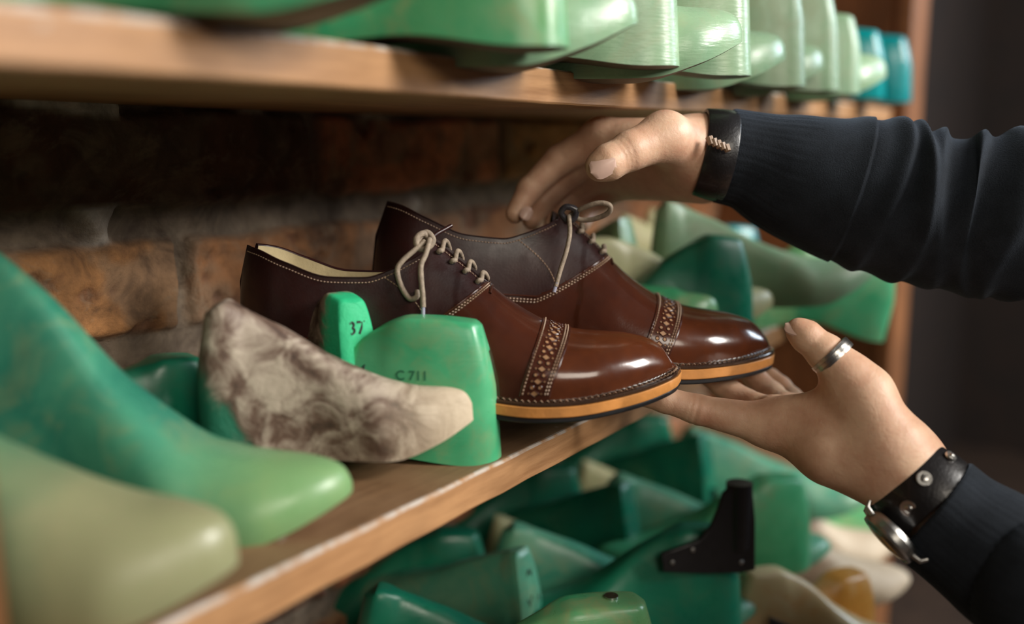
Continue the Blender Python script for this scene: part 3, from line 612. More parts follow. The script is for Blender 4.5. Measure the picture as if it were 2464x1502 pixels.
def make_shoe(label, pos, yaw, pitch, roll, scale, bow):
    root = empty('oxford_shoe', pos, (0,0,0), scale); tag(root, label, 'shoe', 'pair of brown cap toe shoes')
    Rm = (Matrix.Rotation(math.radians(yaw), 3, 'Z') @ Matrix.Rotation(-math.radians(pitch), 3, 'Y') @ Matrix.Rotation(math.radians(roll), 3, 'X'))
    root.rotation_euler = Rm.to_euler()
    # --- upper panels
    def panel(name, x0, x1, nx, mat, seam0=None, seam1=None, off=0, nv=34, both=True, closed=True, amin=None):
        rows_all = []
        for side in (-1, 1):
            s = np.linspace(0, 1, nx)[:,None]; v = np.linspace(0, 1, nv)[None]
            # iterate: a depends on x, x depends on a through the seam shear
            a_rel = v
            x = x0+(x1-x0)*s + 0*v
            for _ in range(4):
                a = a_rel*amax(x); lo = seam_x(a, x0) if seam0 else x0+0*a; hi = seam_x(a, x1) if seam1 else x1+0*a
                x = lo+(hi-lo)*s
            a = a_rel*amax(x); rows_all.append(surf(x, a, side, off))
        return rows_all
    def add_panel(name, mat, parts, parent=root, thick=.0011, th_edge=True):
        b = MB()
        for rows, side in parts:
            V, F_ = strip(rows)
            if side > 0: F_ = [f[::-1] for f in F_]
            b.add(V, F_)
        o = b.build(name, mat, parent, True, 50, weld=1e-6)
        return o
    XC = .692; XB = XC+.062
    r = panel('toe_cap', XB-.02, .9995, 44, None, seam0=True, off=0.); add_panel('toe_cap', M['cap'], [(r[0], -1), (r[1], 1)])
    r = panel('cap_band', XC, XB, 10, None, seam0=True, seam1=True, off=.0007)
    # fold the band edges down
    rr = []
    for k_, q in enumerate(r):
        side = (-1, 1)[k_]; q0 = panel('', XC, XB, 10, None, seam0=True, seam1=True, off=-.0006)[k_]
        q = np.concatenate([q0[:1], q, q0[-1:]], 0); rr.append((q, side))
    add_panel('brogue_band', M['brown'], rr)
    r = panel('vamp', .30, XC, 70, None, seam1=True, off=0.); VR = r
    # split vamp and quarters along the curved seam
    def seamline(x, z): # >0 means quarter
        zc = np.where(x < .40, .046-.01*(.40-x)/.4, .046 + np.maximum(x-.40, 0)**1.15*.30); return z-zc
    b_v, b_q = MB(), MB()
    for rows, side in ((r[0], -1), (r[1], 1)):
        V, F_ = strip(rows)
        if side > 0: F_ = [f[::-1] for f in F_]
        c = V[np.array(F_)].mean(1); isq = seamline(c[:,0]/LS, c[:,2]) > 0
        b_v.add(V, [f for f, q in zip(F_, isq) if not q]); b_q.add(V, [f for f, q in zip(F_, isq) if q])
    r2 = panel('rear', 0.0, .30, 60, None, off=0.)
    for rows, side in ((r2[0], -1), (r2[1], 1)):
        V, F_ = strip(rows)
        if side > 0: F_ = [f[::-1] for f in F_]
        b_q.add(V, F_)
    bm_v = b_v.build('vamp', M['brown'], root, True, 50, weld=1e-6); b_q.build('quarter', M['quarter'], root, True, 50, weld=1e-6)
    for o in (bm_v,): # drop verts that belong to no face
        bm = bmesh.new(); bm.from_mesh(o.data); bmesh.ops.delete(bm, geom=[v for v in bm.verts if not v.link_faces], context='VERTS'); bm.to_mesh(o.data); bm.free()
    # --- collar: rolled edge and lining
    xs = np.linspace(0.004, .575, 90); b = MB(); bl = MB()
    for side in (-1, 1):
        am = amax(xs); rim = [surf(xs, am, side, o_) for o_ in (.0, .0005, .0002, -.0010, -.0018, -.0016)]
        up_ = np.array([0, .0004, .0010, .0010, .0004, -.0006]); rows = np.stack(rim, 1); rows[:,:,2] += up_[None]
        V, F_ = strip(rows); b.add(V, F_ if side < 0 else [f[::-1] for f in F_])
        xl = np.linspace(0.004, .46, 60)[:,None]; v = np.linspace(0, 1, 22)[None]; aa = v*amax(xl); lr = surf(xl+0*v, aa, side, -.0022); lr[:,:,0] += .0022*(1-sstep(0,.08,xl+0*v))
        V, F_ = strip(lr); bl.add(V, F_ if side > 0 else [f[::-1] for f in F_])
    b.build('collar_edge', M['quarter'], root, True, 60, weld=1e-6)
    xi = np.linspace(.01, .6, 40)[:,None]; v = np.linspace(-1, 1, 9)[None]; ins = np.stack([(.010+xi*.98)*LS+0*v, _yc(xi)+v*up_w(xi), _zs(xi)+.016+0*v], -1); V, F_ = strip(ins); bl.add(V, F_)
    bl.build('lining', M['lining'], root, True, 60)
    # tongue under the facings
    xt = np.linspace(.415, .60, 30)[:,None]; v = np.linspace(-1, 1, 13)[None]
    Ht = np.where(xt < .43, _Hc(.43)+(.43-xt)*.11, _Hc(np.maximum(xt, .43)))-.0026; tg = np.stack([(.010+xt*.98)*LS+0*v, v*.015+0*xt, Ht-.0075*v**2], -1)
    b = MB(); V, F_ = strip(tg); b.add(V, F_); V2 = V.copy(); V2[:,2] -= .002; b.add(V2, [f[::-1] for f in F_]); b.build('tongue', M['tongue'], root, True, 60)
    # --- sole layers
    def outline(n=90, grow=0.):
        x = .5-.5*np.cos(np.linspace(0, math.pi, n)); xe = np.clip(x, 0, 1); w = _ws(xe); k = 1+grow/.047
        X = (xe-.5)*(1+grow*2/LS)+.5; return xe, X*LS, w*k
    def layer(name, mat, z0, z1, grow, xmax=1, x_lo=0, curve=1, bev=.0008, parent=root, flat=None):
        xe, X, w = outline(110, grow); sel = (xe <= xmax) & (xe >= x_lo); xe, X, w = xe[sel], X[sel], w[sel]
        prof = [(-1, z0+bev*0, 1), (-1, z0, 1)]
        rings = []
        zb = _zs(xe) if flat is None else np.full_like(xe, flat)
        zt = _zs(xe)
        for (zz, g, base) in ((z0, -bev, zb), (z0+bev, 0, zb), (z1-bev, 0, zt), (z1, -bev, zt)):
            ww = np.maximum(w+g, 0); L_ = np.stack([X, _yc(xe)-ww, base+zz], -1); R_ = np.stack([X, _yc(xe)+ww, base+zz], -1); rings.append(np.concatenate([L_, R_[::-1]], 0))
        rings = np.stack(rings, 0); n = len(xe); m = 2*n; b = MB(); F_ = []
        for j in range(3): F_ += [(j*m+i, j*m+(i+1) % m, (j+1)*m+(i+1) % m, (j+1)*m+i) for i in range(m)]
        F_ += [(i+1, i, m-1-i, m-2-i) for i in range(n-1)] + [(3*m+i, 3*m+i+1, 3*m+m-2-i, 3*m+m-1-i) for i in range(n-1)]
        b.add(rings.reshape(-1, 3), F_); return b.build(name, mat, parent, True, 40, weld=1e-6)
    layer('rubber_outsole', M['rubber'], 0, .0034, .0006)
    layer('midsole', M['tan'], .0034, .0102, .0012, bev=.0005)
    layer('welt', M['welt'], .0102, .0128, .0004, bev=.0007)
    hb = layer('heel_block', M['rubber'], -.0205, .0004, .0, xmax=.27, flat=.0215)
    # welt stitching and upper ridge of the welt
    xe = .5-.5*np.cos(np.linspace(.12*math.pi, math.pi*.9999, 240)); b = MB(); br = MB()
    for side in (-1, 1):
        ww = np.maximum(_ws(xe)-.0022, 0); pts = np.stack([((xe-.5)*.992+.5)*LS, _yc(xe)+side*ww, _zs(xe)+.0129], -1)
        d = np.concatenate([[0], np.cumsum(np.linalg.norm(np.diff(pts, axis=0), axis=1))]); stitch(b, pts, np.tile([0,0,1.], (len(pts), 1)), .0040, .0031, .0007)
        w2 = np.maximum(_ws(xe)-.0042, 0); p2 = np.stack([((xe-.5)*.978+.5)*LS, _yc(xe)+side*w2, _zs(xe)+.0136], -1)
        p2 += .00035*np.sin(np.arange(len(xe))*1.9)[:,None]*np.array([0,0,1.]); br.tube(p2[:-1], .0011, 6, caps=False)
    b.build('welt_stitching', M['thread'], root); br.build('welt_rand', M['welt'], root, True, 80)
    # --- seams
    BT = {-1: MB(), 1: MB()}; rb = MB()
    A = np.linspace(0.02, 1, 120)
    for side in (-1, 1):
        for xc, dd in ((XC, .0045), (XB, -.0050), (XB, -.0105)):
            a = A*1.57; xx = seam_x(a, xc)+dd; p_, n_ = line(xx, a, side, .0008); stitch(BT[side], p_, n_, .0024, .0018, .00045)
        for xc in (XC, XB):
            a = A*1.57; p_, _ = line(seam_x(a, xc), a, side, .0001); rb.tube(p_, .00065, 6, caps=False)
        # vamp / quarter seam, doubled
        xq = np.linspace(.05, .568, 150); zc = np.where(xq*1. < .40, .046-.01*(.40-xq)/.4, .046+np.maximum(xq-.40, 0)**1.15*.30)
        aq = np.minimum(a_of_z(xq, zc+.0018*0), amax(xq)); p_, _ = line(xq, aq, side, .0002); rb.tube(p_, .0007, 6, caps=False)
        sel = xq > .30
        for dz in (-.0022, -.0040): 
            aq2 = np.minimum(a_of_z(xq[sel], zc[sel]+dz), amax(xq[sel])); p_, n_ = line(xq[sel], aq2, side, .0004); stitch(BT[side], p_, n_, .0024, .0018, .00042)
        # topline stitching
        xq = np.linspace(.02, .425, 130); p_, n_ = line(xq, a_of_z(xq, _T(xq)-.0028), side, .0003); stitch(BT[side], p_, n_, .0022, .0016, .0003)
        # lace facing edge and the slanting facing row
        xq = np.linspace(.43, .555, 50); am = amax(xq); p_, n_ = line(xq, am-.085, side, .0003); stitch(BT[side], p_, n_, .0022, .0016, .00035)
        q = np.linspace(0, 1, 70); xf = .335+.105*q+.018*np.sin(q*math.pi); zf = _T(.335)*(1-q)+.058*q - .001; aq = np.minimum(a_of_z(xf, zf), amax(xf)-.03); p_, n_ = line(xf, aq, side, .0003); stitch(BT[side], p_, n_, .0024, .0018, .00036)
    for xx, w_ in ((.572, .0009),):
        a = np.linspace(1.2, math.pi/2-.001, 20); l1 = surf(np.full(20, xx), a, -1, .0003); l2 = surf(np.full(20, xx), a, 1, .0003)
        rb.tube(np.concatenate([l1, l2[::-1]]), w_, 6, caps=False)
    for side in (-1, 1): BT[side].build('stitching', M['thread'], root)
    rb.build('seam_edge', M['brown'], root, True, 80)
    # --- broguing: punched diamonds and dots inside the band
    bh = MB(); bR = MB(); cx0 = (XC+XB)/2-.002
    def punch(x, a, side, r, dia=False):
        p_ = surf(np.array([x]), np.array([a]), side, .0009)[0]; n_ = surf(np.array([x]), np.array([a]), side, .002)[0]-p_; n_ /= np.linalg.norm(n_)
        tx = surf(np.array([x+.004]), np.array([a]), side, .0009)[0]-p_; tx -= n_*(tx@n_); tx /= np.linalg.norm(tx); ty = np.cross(n_, tx)
        k = 4 if dia else 10; q = np.arange(k)*2*math.pi/k
        ring = [p_+n_*.00012+r*(np.cos(t)*tx*(1.35 if dia else 1)+np.sin(t)*ty) for t in q]; bh.add(ring, [tuple(range(k))])
        o_ = [p_-n_*.0002+r*1.55*(np.cos(t)*tx*(1.25 if dia else 1)+np.sin(t)*ty) for t in q]; i_ = [p_+n_*.0003+r*1.12*(np.cos(t)*tx*(1.3 if dia else 1)+np.sin(t)*ty) for t in q]
        bR.add(o_+i_+ring, [(j, (j+1) % k, k+(j+1) % k, k+j) for j in range(k)]+[(k+j, k+(j+1) % k, 2*k+(j+1) % k, 2*k+j) for j in range(k)])
    for side in (-1, 1):
        NB = 9
        # equal spacing by arc length along the band
        aa = np.linspace(.02, 1.57, 200); pp = surf(seam_x(aa, cx0), aa, side, 0.); s = np.concatenate([[0], np.cumsum(np.linalg.norm(np.diff(pp, axis=0), axis=1))]); tot = s[-1]
        for k in range(NB):
            sd = tot*(k+.45)/NB; ad = float(np.interp(sd, s, aa)); punch(float(seam_x(ad, cx0)), ad, side, .00175, True)
            for dxx, ds in ((.0085, .5), (-.0085, .5)):
                a2 = float(np.interp(min(sd+tot*ds/NB, tot), s, aa)); punch(float(seam_x(a2, cx0)+dxx), a2, side, .00105)
            for dxx in (.016, -.014):
                a2 = float(np.interp(sd, s, aa)); punch(float(seam_x(a2, cx0)+dxx*.9), a2, side, .0006)
    bh.build('broguing', M['punch'], root, False, None); bR.build('broguing_rim', M['punch_rim'], root, True, 50)
    # --- eyelets and laces
    be = MB(); xr = [.452, .482, .512, .542]; 
    for i, x in enumerate(xr):
        lb = MB(); ends = []
        for side in (-1, 1):
            a = float(amax(np.array([x]))[0])-.20; p_ = surf(np.array([x]), np.array([a]), side, .0003)[0]; n_ = surf(np.array([x]), np.array([a]), side, .0013)[0]-p_; n_ /= np.linalg.norm(n_)
            be.disc(p_-n_*.0002, n_, .0023, .0019, .0005, 16); ends.append((p_, n_))
        (pa, na), (pb, nb_) = ends; top = (pa+pb)/2; top[2] = _Hc(np.array([x]))[0]+.0014
        lat = np.array([0, 1., 0]); fwd = np.array([.0035, 0, -.0010])
        pts = spline([pa-na*.002, pa+na*.0016-lat*.0006, pa+na*.0026+lat*.0022+fwd*.3, top+fwd*.6+np.array([0,-.003,.0010]), top+fwd+np.array([0,.002,.0008]), pb+nb_*.0022-lat*.0020+fwd, pb-nb_*.002+fwd], 40)
        lb.tube(pts, .00165, 10); lb.build('lace', M['lace'], root, True, 80)
    be.build('eyelet', M['black'], root)
    inv = np.array(Rm.transposed()); ps = np.array(pos)
    def L_(p): return (inv @ (np.asarray(p)-ps))/scale
    for (nm, pts, r, mt) in bow:
        lb = MB(); pl = spline([L_(p) for p in pts], 70); lb.tube(pl, r, 10); lb.build(nm, M[mt], root, True, 80)
    return root
S1 = dict(pos=(.47,.192,.0355), yaw=-60.5, pitch=-3.4, roll=-3, scale=1.033)
S2 = dict(pos=(.573,.168,.0575), yaw=-56.5, pitch=-8.6, roll=-7, scale=1.08)
d1 = .672
make_shoe('nearer polished brown cap toe shoe with a pale lace hanging down its side', S1['pos'], S1['yaw'], S1['pitch'], S1['roll'], S1['scale'],
    [('lace_knot', [P(1030,572,d1), P(1018,562,d1-.003), P(1002,575,d1-.006), P(1008,598,d1-.006), P(1030,596,d1-.004), P(1042,578,d1-.002), P(1028,560,d1-.001), P(1010,570,d1-.003), P(1004,592,d1-.005)], .0021, 'lace'),
     ('lace_loop', [P(1022,580,d1-.004), P(1000,600,d1-.008), P(968,628,d1-.012), P(956,652,d1-.013), P(966,690,d1-.014), P(985,718,d1-.015), P(1002,715,d1-.015), P(1005,700,d1-.013)], .0018, 'lace'),
     ('lace_end', [P(1034,575,d1-.004), P(1025,610,d1-.012), P(1013,640,d1-.016), P(1014,680,d1-.018), P(1017,710,d1-.019), P(1018,740,d1-.020)], .0018, 'lace'),
     ('aglet', [P(1018,738,d1-.020), P(1018,755,d1-.020), P(1018,776,d1-.020)], .0013, 'aglet'),
     ('lace_tail', [P(1035,575,d1), P(1052,562,d1+.006), P(1070,552,d1+.010), P(1086,543,d1+.014)], .0014, 'quarter')])
d2 = .735
make_shoe('farther polished brown cap toe shoe raised on the fingers, with a dark lace bow', S2['pos'], S2['yaw'], S2['pitch'], S2['roll'], S2['scale'],
    [('lace_knot', [P(1362,528,d2), P(1350,512,d2-.003), P(1362,498,d2-.005), P(1385,505,d2-.005), P(1382,525,d2-.004), P(1364,530,d2-.003), P(1352,518,d2-.002)], .0022, 'tongue'),
     ('lace_loop', [P(1375,515,d2), P(1405,500,d2-.008), P(1440,489,d2-.012), P(1466,494,d2-.013), P(1466,510,d2-.010), P(1440,524,d2-.004), P(1405,530,d2), P(1378,522,d2)], .0018, 'lace'),
     ('lace_end', [P(1369,520,d2-.004), P(1371,560,d2-.016), P(1364,600,d2-.020), P(1350,645,d2-.022), P(1337,690,d2-.024)], .0016, 'lace'),
     ('aglet', [P(1340,680,d2-.024), P(1336,692,d2-.024), P(1333,703,d2-.024)], .0013, 'aglet')])
# ================================================================ THE PERSON (two arms in front of the rack)
per = empty('person', (1.02, -.66, -1.0)); tag(per, 'person in a black knitted sweater reaching in with both hands to hold the brown shoes', 'person')
def pobj(name, V, F_, mats, angle=None, smooth=True, parent=per):
    me = mesh(name, np.asarray(V)-np.array(per.location), F_, mats, smooth, angle); return obj(name, me, parent)
def pbuild(b, name, mat, parent=per, angle=40):
    b.V = [tuple(np.array(v)-np.array(per.location)) for v in b.V]; return b.build(name, mat, parent, True, angle)
# right hand, palm down over the far shoe
h1 = dict(w=P(1712,372,.755), f=P(1850,402,.750))
R_ = [ # a, b, ra, rb, k
 (P(1850,400,.755), P(1690,368,.757), .029, .0262, .0),
 (P(1690,368,.757), P(1445,330,.785), .0265, .0150, .012),
 (P(1690,380,.765), P(1440,372,.802), .0265, .0145, .012),
 (P(1690,395,.772), P(1455,412,.818), .0255, .0140, .012),
 (P(1680,410,.775), P(1490,445,.830), .0235, .0130, .012),
 (P(1445,330,.785), P(1345,385,.797), .0138, .0118, .008), (P(1345,385,.797), P(1275,455,.800), .0118, .0100, .003), (P(1275,455,.800), P(1240,514,.797), .0100, .0080, .003),
 (P(1440,372,.802), P(1358,430,.822), .0130, .0115, .006), (P(1358,430,.822), P(1305,487,.822), .0110, .0098, .003), (P(1305,487,.822), P(1280,530,.812), .0095, .0080, .003),
 (P(1455,412,.818), P(1385,462,.842), .0125, .0110, .006), (P(1385,462,.842), P(1345,505,.840), .0105, .0095, .003), (P(1345,505,.840), P(1330,540,.828), .0092, .0078, .003),
 (P(1490,445,.830), P(1440,485,.850), .0110, .0098, .006), (P(1440,485,.850), P(1412,515,.846), .0092, .0082, .003), (P(1412,515,.846), P(1400,540,.835), .0080, .0070, .003),
]
TH1 = [(P(1652,360,.748), P(1600,330,.722), .0215, .0185, .012), (P(1600,330,.722), P(1517,363,.708), .0172, .0142, .007), (P(1517,363,.708), P(1462,392,.702), .0138, .0128, .003), (P(1462,392,.702), P(1443,401,.701), .0128, .0105, .003)]
# left hand, palm up under the shoes
L1 = [
 (P(2330,1290,.640), P(2160,1130,.662), .030, .0262, .0),
 (P(2160,1130,.662), P(1850,1022,.700), .0262, .0160, .014),
 (P(2160,1110,.675), P(1868,1000,.722), .0255, .0150, .014),
 (P(2160,1090,.685), P(1890,990,.745), .0235, .0140, .014),
 (P(2150,1080,.695), P(1920,985,.765), .0200, .0130, .014),
 (P(2160,1125,.660), P(2000,1085,.672), .0255, .0230, .014),
 (P(1850,1022,.700), P(1675,985,.706), .0148, .0102, .008), (P(1675,985,.706), P(1600,962,.708), .0104, .0092, .004), (P(1600,962,.708), P(1530,948,.712), .0092, .0076, .003),
 (P(1868,1000,.722), P(1795,968,.752), .0120, .0100, .005), (P(1795,968,.752), P(1738,928,.765), .0098, .0090, .003), (P(1738,928,.765), P(1700,905,.770), .0088, .0075, .003),
 (P(1890,990,.745), P(1858,950,.775), .0115, .0098, .005), (P(1858,950,.775), P(1822,915,.785), .0098, .0088, .003), (P(1822,915,.785), P(1790,890,.790), .0086, .0074, .003),
 (P(1920,985,.765), P(1905,960,.800), .0105, .0092, .005), (P(1905,960,.800), P(1880,930,.812), .0088, .0080, .003), (P(1880,930,.812), P(1855,905,.818), .0078, .0068, .003),
]
TH2 = [(P(2130,1060,.655), P(2075,950,.662), .0235, .0190, .014), (P(2075,950,.662), P(2040,905,.664), .0185, .0158, .008), (P(2040,905,.664), P(1990,852,.668), .0152, .0130, .006), (P(1990,852,.668), P(1938,808,.672), .0124, .0106, .003), (P(1938,808,.672), P(1922,796,.673), .0108, .0088, .003), (P(2075,950,.664), P(1905,1000,.694), .0120, .0120, .016)]
def handfn(prims, wr):
    def f(X, Y, Z):
        v = None
        for (a, b, ra, rb, k) in prims:
            c = cone(X, Y, Z, a, b, ra, rb); v = c if v is None else (smin(v, c, k) if k else np.minimum(v, c))
        # fine lumps: knuckle creases
        for (c, d, s, w_) in wr:
            c = np.asarray(c, np.float32); d = np.asarray(d, np.float32)
            t = (X-c[0])*d[0]+(Y-c[1])*d[1]+(Z-c[2])*d[2]; r2 = (X-c[0])**2+(Y-c[1])**2+(Z-c[2])**2
            v = v + s*np.exp(-(t/w_)**2)*np.exp(-r2/.018**2)
        return v
    return f
def unit(a): a = np.asarray(a, float); return a/np.linalg.norm(a)
def bounds(prims, pad=.006):
    lo = np.min([np.minimum(p[0]-p[2], p[1]-p[3]) for p in prims], 0)-pad; hi = np.max([np.maximum(p[0]+p[2], p[1]+p[3]) for p in prims], 0)+pad; return lo, hi
cr1 = [(P(1517,363,.69), unit(P(1462,392,.702)-P(1600,330,.722)), .0006, .0011), (P(1528,357,.69), unit(P(1462,392,.702)-P(1600,330,.722)), .0006, .0010), (P(1505,368,.69), unit(P(1462,392,.702)-P(1600,330,.722)), .0005, .0010)]
cr2 = [(P(1672,1010,.695), unit(P(1600,962,.708)-P(1850,1022,.700)), .0010, .0014), (P(1660,1000,.695), unit(P(1600,962,.708)-P(1850,1022,.700)), .0006, .0010),
       (P(1988,850,.655), unit(P(1938,808,.672)-P(2040,905,.664)), .0005, .0012), (P(1965,822,.66), unit(P(1938,808,.672)-P(2040,905,.664)), .0004, .0009)]
def upper_body(hq):
    T = [((1.03,-.62,-.02), (1.03,-.62,.30), .125, .12, .05), ((.90,-.70,.27), (1.15,-.54,.27), .06, .06, .05), ((1.03,-.62,.30), (1.02,-.61,.42), .055, .052, .03), ((1.0,-.595,.50), (.985,-.57,.46), .078, .062, .03), ((1.01,-.61,.55), (1.01,-.61,.53), .078, .08, .02), ((.935,-.53,.478), (.945,-.54,.505), .011, .008, .012), ((.945,-.545,.42), (.96,-.56,.44), .022, .03, .02),
         ((1.035,-.555,.48),(1.035,-.555,.505),.008,.010,.004), ((.96,-.66,.48),(.96,-.66,.505),.008,.010,.004),
         ((1.16,-.55,.275), (1.08,-.50,.22), .040, .036, .03), ((1.08,-.50,.22), (.98,-.42,.15), .036, .034, .02), ((.98,-.42,.15), (.91,-.36,.12), .034, .033, .02), ((.91,-.36,.12), (.865,-.315,.135), .033, .032, .02), ((.865,-.315,.135), tuple(P(1850,400,.755)), .032, .027, .02),
         ((.90,-.70,.27), (.86,-.66,.14), .040, .036, .03), ((.86,-.66,.14), (.79,-.56,-.02), .036, .034, .02), ((.79,-.56,-.02), (.735,-.47,-.11), .034, .033, .02), ((.735,-.47,-.11), (.712,-.40,-.10), .033, .032, .02), ((.712,-.40,-.10), tuple(P(2330,1290,.640)), .032, .028, .02)]
    T = [(np.array(a), np.array(b), ra, rb, k) for a, b, ra, rb, k in T]; lo, hi = bounds(T, .02); V, F_ = surface_nets(handfn(T, []), lo, hi, hq); return V, F_
hv1 = surface_nets(handfn(R_+TH1, cr1), *bounds(R_+TH1), .0014); hv2 = surface_nets(handfn(L1+TH2, cr2), *bounds(L1+TH2), .0014); bd = upper_body(.009)
V = np.vstack([hv1[0], hv2[0], bd[0]]); F_ = np.vstack([hv1[1], hv2[1]+len(hv1[0]), bd[1]+len(hv1[0])+len(hv2[0])])
body = pobj('body', V, F_, M['skin'])
# nails
def nail(c, nrm, fwd, a, b, name='fingernail'):
    nrm = unit(nrm); fwd = unit(fwd - nrm*(np.dot(fwd, nrm))); s = np.cross(nrm, fwd); bb = MB(); rows = []
    for i in range(11):
        u = i/10*2-1; row = []
        for j in range(13):
            v = j/12*2-1; sh = max(0, 1-abs(u)**3.2)**.5
            row.append(np.asarray(c) + fwd*a*u + s*b*v*sh - nrm*(.55*b*(v*sh)**2 + .0009*u*u + .0002))
        rows.append(row)
    rows = np.array(rows); Vv, Ff = strip(rows); bb.add(Vv, Ff); lo_ = rows-nrm*.001; Vv, Ff = strip(lo_); bb.add(Vv, [f[::-1] for f in Ff])
    return pbuild(bb, name, M['nail'])
camdir = lambda p: unit(CAM-np.asarray(p))
c = P(1451,399,.6885); fw1 = P(1432,408,.700)-P(1517,363,.708); nail(c, camdir(c)+np.array([0,0,.10]), fw1, .0098, .0078)
c = P(1914,783,.6675); fw2 = P(1915,790,.672)-P(1985,850,.668); nail(c, unit(.55*camdir(c)+np.array([.0,.0,.9])), fw2, .0075, .0058)
c = P(1268,512,.785); nail(c, camdir(c)+np.array([.3,0,.2]), P(1280,530,.812)-P(1305,487,.822), .006, .0048)
# ring on the thumb
a_, b_ = P(2040,905,.664), P(1990,852,.668); ax = unit(P(1962,824,.670)-P(2030,890,.6645)); c = P(2003,858,.6675); rg = MB()
n = 60; prof = [(p0, p1+.0012) for p0, p1 in [(-.0038,.0134),(-.0036,.0141),(-.0015,.0144),(-.0013,.0142),(.0013,.0142),(.0015,.0144),(.0036,.0141),(.0038,.0134),(.003,.0122),(-.003,.0122)]]
s1 = unit(np.cross(ax, [0,0,1.])); s2 = np.cross(ax, s1); Vr = [c+ax*p0+(math.cos(q)*s1+math.sin(q)*s2)*p1 for q in np.linspace(0, 2*math.pi, n, endpoint=False) for (p0, p1) in prof]; K = len(prof)
rg.add(Vr, [(i*K+j, ((i+1) % n)*K+j, ((i+1) % n)*K+(j+1) % K, i*K+(j+1) % K) for i in range(n) for j in range(K)]); o = pbuild(rg, 'ring', M['steel'], angle=30); tag(o, 'wide brushed metal ring on the thumb')

# --- sweater: sleeves as tubes with gathered folds, torso
def sleeve(path, radii, folds, ribs, nseg=300, nphi=96, flat=.92):
    c = spline(path, nseg); r = spline(np.array(radii)[:,None].repeat(3, 1), nseg)[:,0]
    d = np.concatenate([[0], np.cumsum(np.linalg.norm(np.diff(c, axis=0), axis=1))]); t = np.gradient(c, axis=0); t /= np.linalg.norm(t, axis=1)[:,None]
    upv = np.array([0,0,1.]); Vv = []
    q = np.linspace(0, 2*math.pi, nphi, endpoint=False)
    for i in range(nseg):
        s = unit(np.cross(t[i], upv)); u2 = np.cross(s, t[i]); x = d[i]
        disp = folds(x, q) + ribs(x, q)
        rr = r[i]*(1+0*q)+disp
        if i < 3: rr = rr - .0015*(3-i)/3
        for k in range(nphi): Vv.append(c[i] + rr[k]*(math.cos(q[k])*s*flat+math.sin(q[k])*u2))
    # inner lip
    lip = [c[0] + t[0]*.012 + (r[0]-.0035)*(math.cos(a)*unit(np.cross(t[0], upv))*flat + math.sin(a)*np.cross(unit(np.cross(t[0], upv)), t[0])) for a in q]
    b0 = len(Vv); Vv += lip
    Ff = [(i*nphi+k, (i+1)*nphi+k, (i+1)*nphi+(k+1) % nphi, i*nphi+(k+1) % nphi) for i in range(nseg-1) for k in range(nphi)]
    Ff += [(k, (k+1) % nphi, b0+(k+1) % nphi, b0+k) for k in range(nphi)]
    return np.array(Vv), Ff
def folds1(x, q):
    tot = 0*q; up_ = .35+.65*np.clip(np.sin(q+.35), 0, 1)+.0
    for j in range(9):
        x0 = .118+.0225*j + .003*math.sin(j*2.3); xx = x - x0 - .006*np.cos(q*1.0+j) - .004*np.sin(2*q+j*1.7)
        w_ = np.where(xx > 0, .0045, .010); tot = tot + (.0090+.0018*math.sin(j*1.9))*np.exp(-(xx/w_)**2)
    tot = tot*up_ + .004*np.exp(-((x-.085-.022*np.cos(q-.6))/.012)**2)*np.clip(np.sin(q+.3), 0, 1)
    return tot*(1-sstep(.32, .36, x)) - .002*(x > .1)*(x < .34)
def ribs1(x, q): return .00055*np.sin(q*58)*(1-sstep(.050, .072, x)) + .0000*q
s1p = [P(1735,374,.757), P(1800,388,.757), P(1870,412,.756), P(1960,440,.752), P(2060,468,.748), P(2180,498,.742), P(2300,518,.735), P(2464,532,.725), (.865,-.315,.135), (.91,-.36,.12), (.98,-.42,.15), (1.08,-.50,.22), (1.16,-.55,.275)]
s1r = [.0355, .0372, .0440, .0500, .0545, .0560, .0570, .0590, .058, .058, .056, .058, .065]
sv1 = sleeve(s1p, s1r, folds1, ribs1)
def folds2(x, q):
    tot = 0*q
    for j in range(6):
        xx = x - (.075+.026*j) - .006*np.cos(q+j*1.3); tot = tot + .0038*np.exp(-(xx/.008)**2)
    return tot*(.3+.7*np.clip(np.sin(q+.3), 0, 1))
def ribs2(x, q): return .00060*np.sin(q*54)*(1-sstep(.085, .11, x))
s2p = [P(2238,1222,.647), P(2300,1270,.641), P(2380,1325,.632), P(2464,1385,.622), P(2580,1460,.60), (.712,-.40,-.10), (.735,-.47,-.11), (.79,-.56,-.02), (.86,-.66,.14), (.90,-.70,.27)]
s2r = [.0385, .0385, .0415, .0445, .048, .050, .052, .054, .058, .065]
sv2 = sleeve(s2p, s2r, folds2, ribs2)
TT = [((1.03,-.62,-.42), (1.03,-.62,.10), .145, .15, .05), ((1.03,-.62,.10), (1.03,-.62,.29), .145, .10, .05), ((.90,-.70,.265), (1.16,-.55,.265), .066, .066, .05), ((1.03,-.62,.33), (1.03,-.62,.35), .062, .062, .03)]
TT = [(np.array(a), np.array(b), ra, rb, k) for a, b, ra, rb, k in TT]; tv = surface_nets(handfn(TT, []), *bounds(TT, .02), .010)
Vs = [sv1[0], sv2[0], tv[0]]; Fs = list(sv1[1]) + [tuple(i+len(sv1[0]) for i in f) for f in sv2[1]] + [tuple(int(i)+len(sv1[0])+len(sv2[0]) for i in f) for f in tv[1]]
o = pobj('sweater', np.vstack(Vs), Fs, M['knit']); tag(o, 'black fine knitted sweater with ribbed cuffs and gathered sleeves')
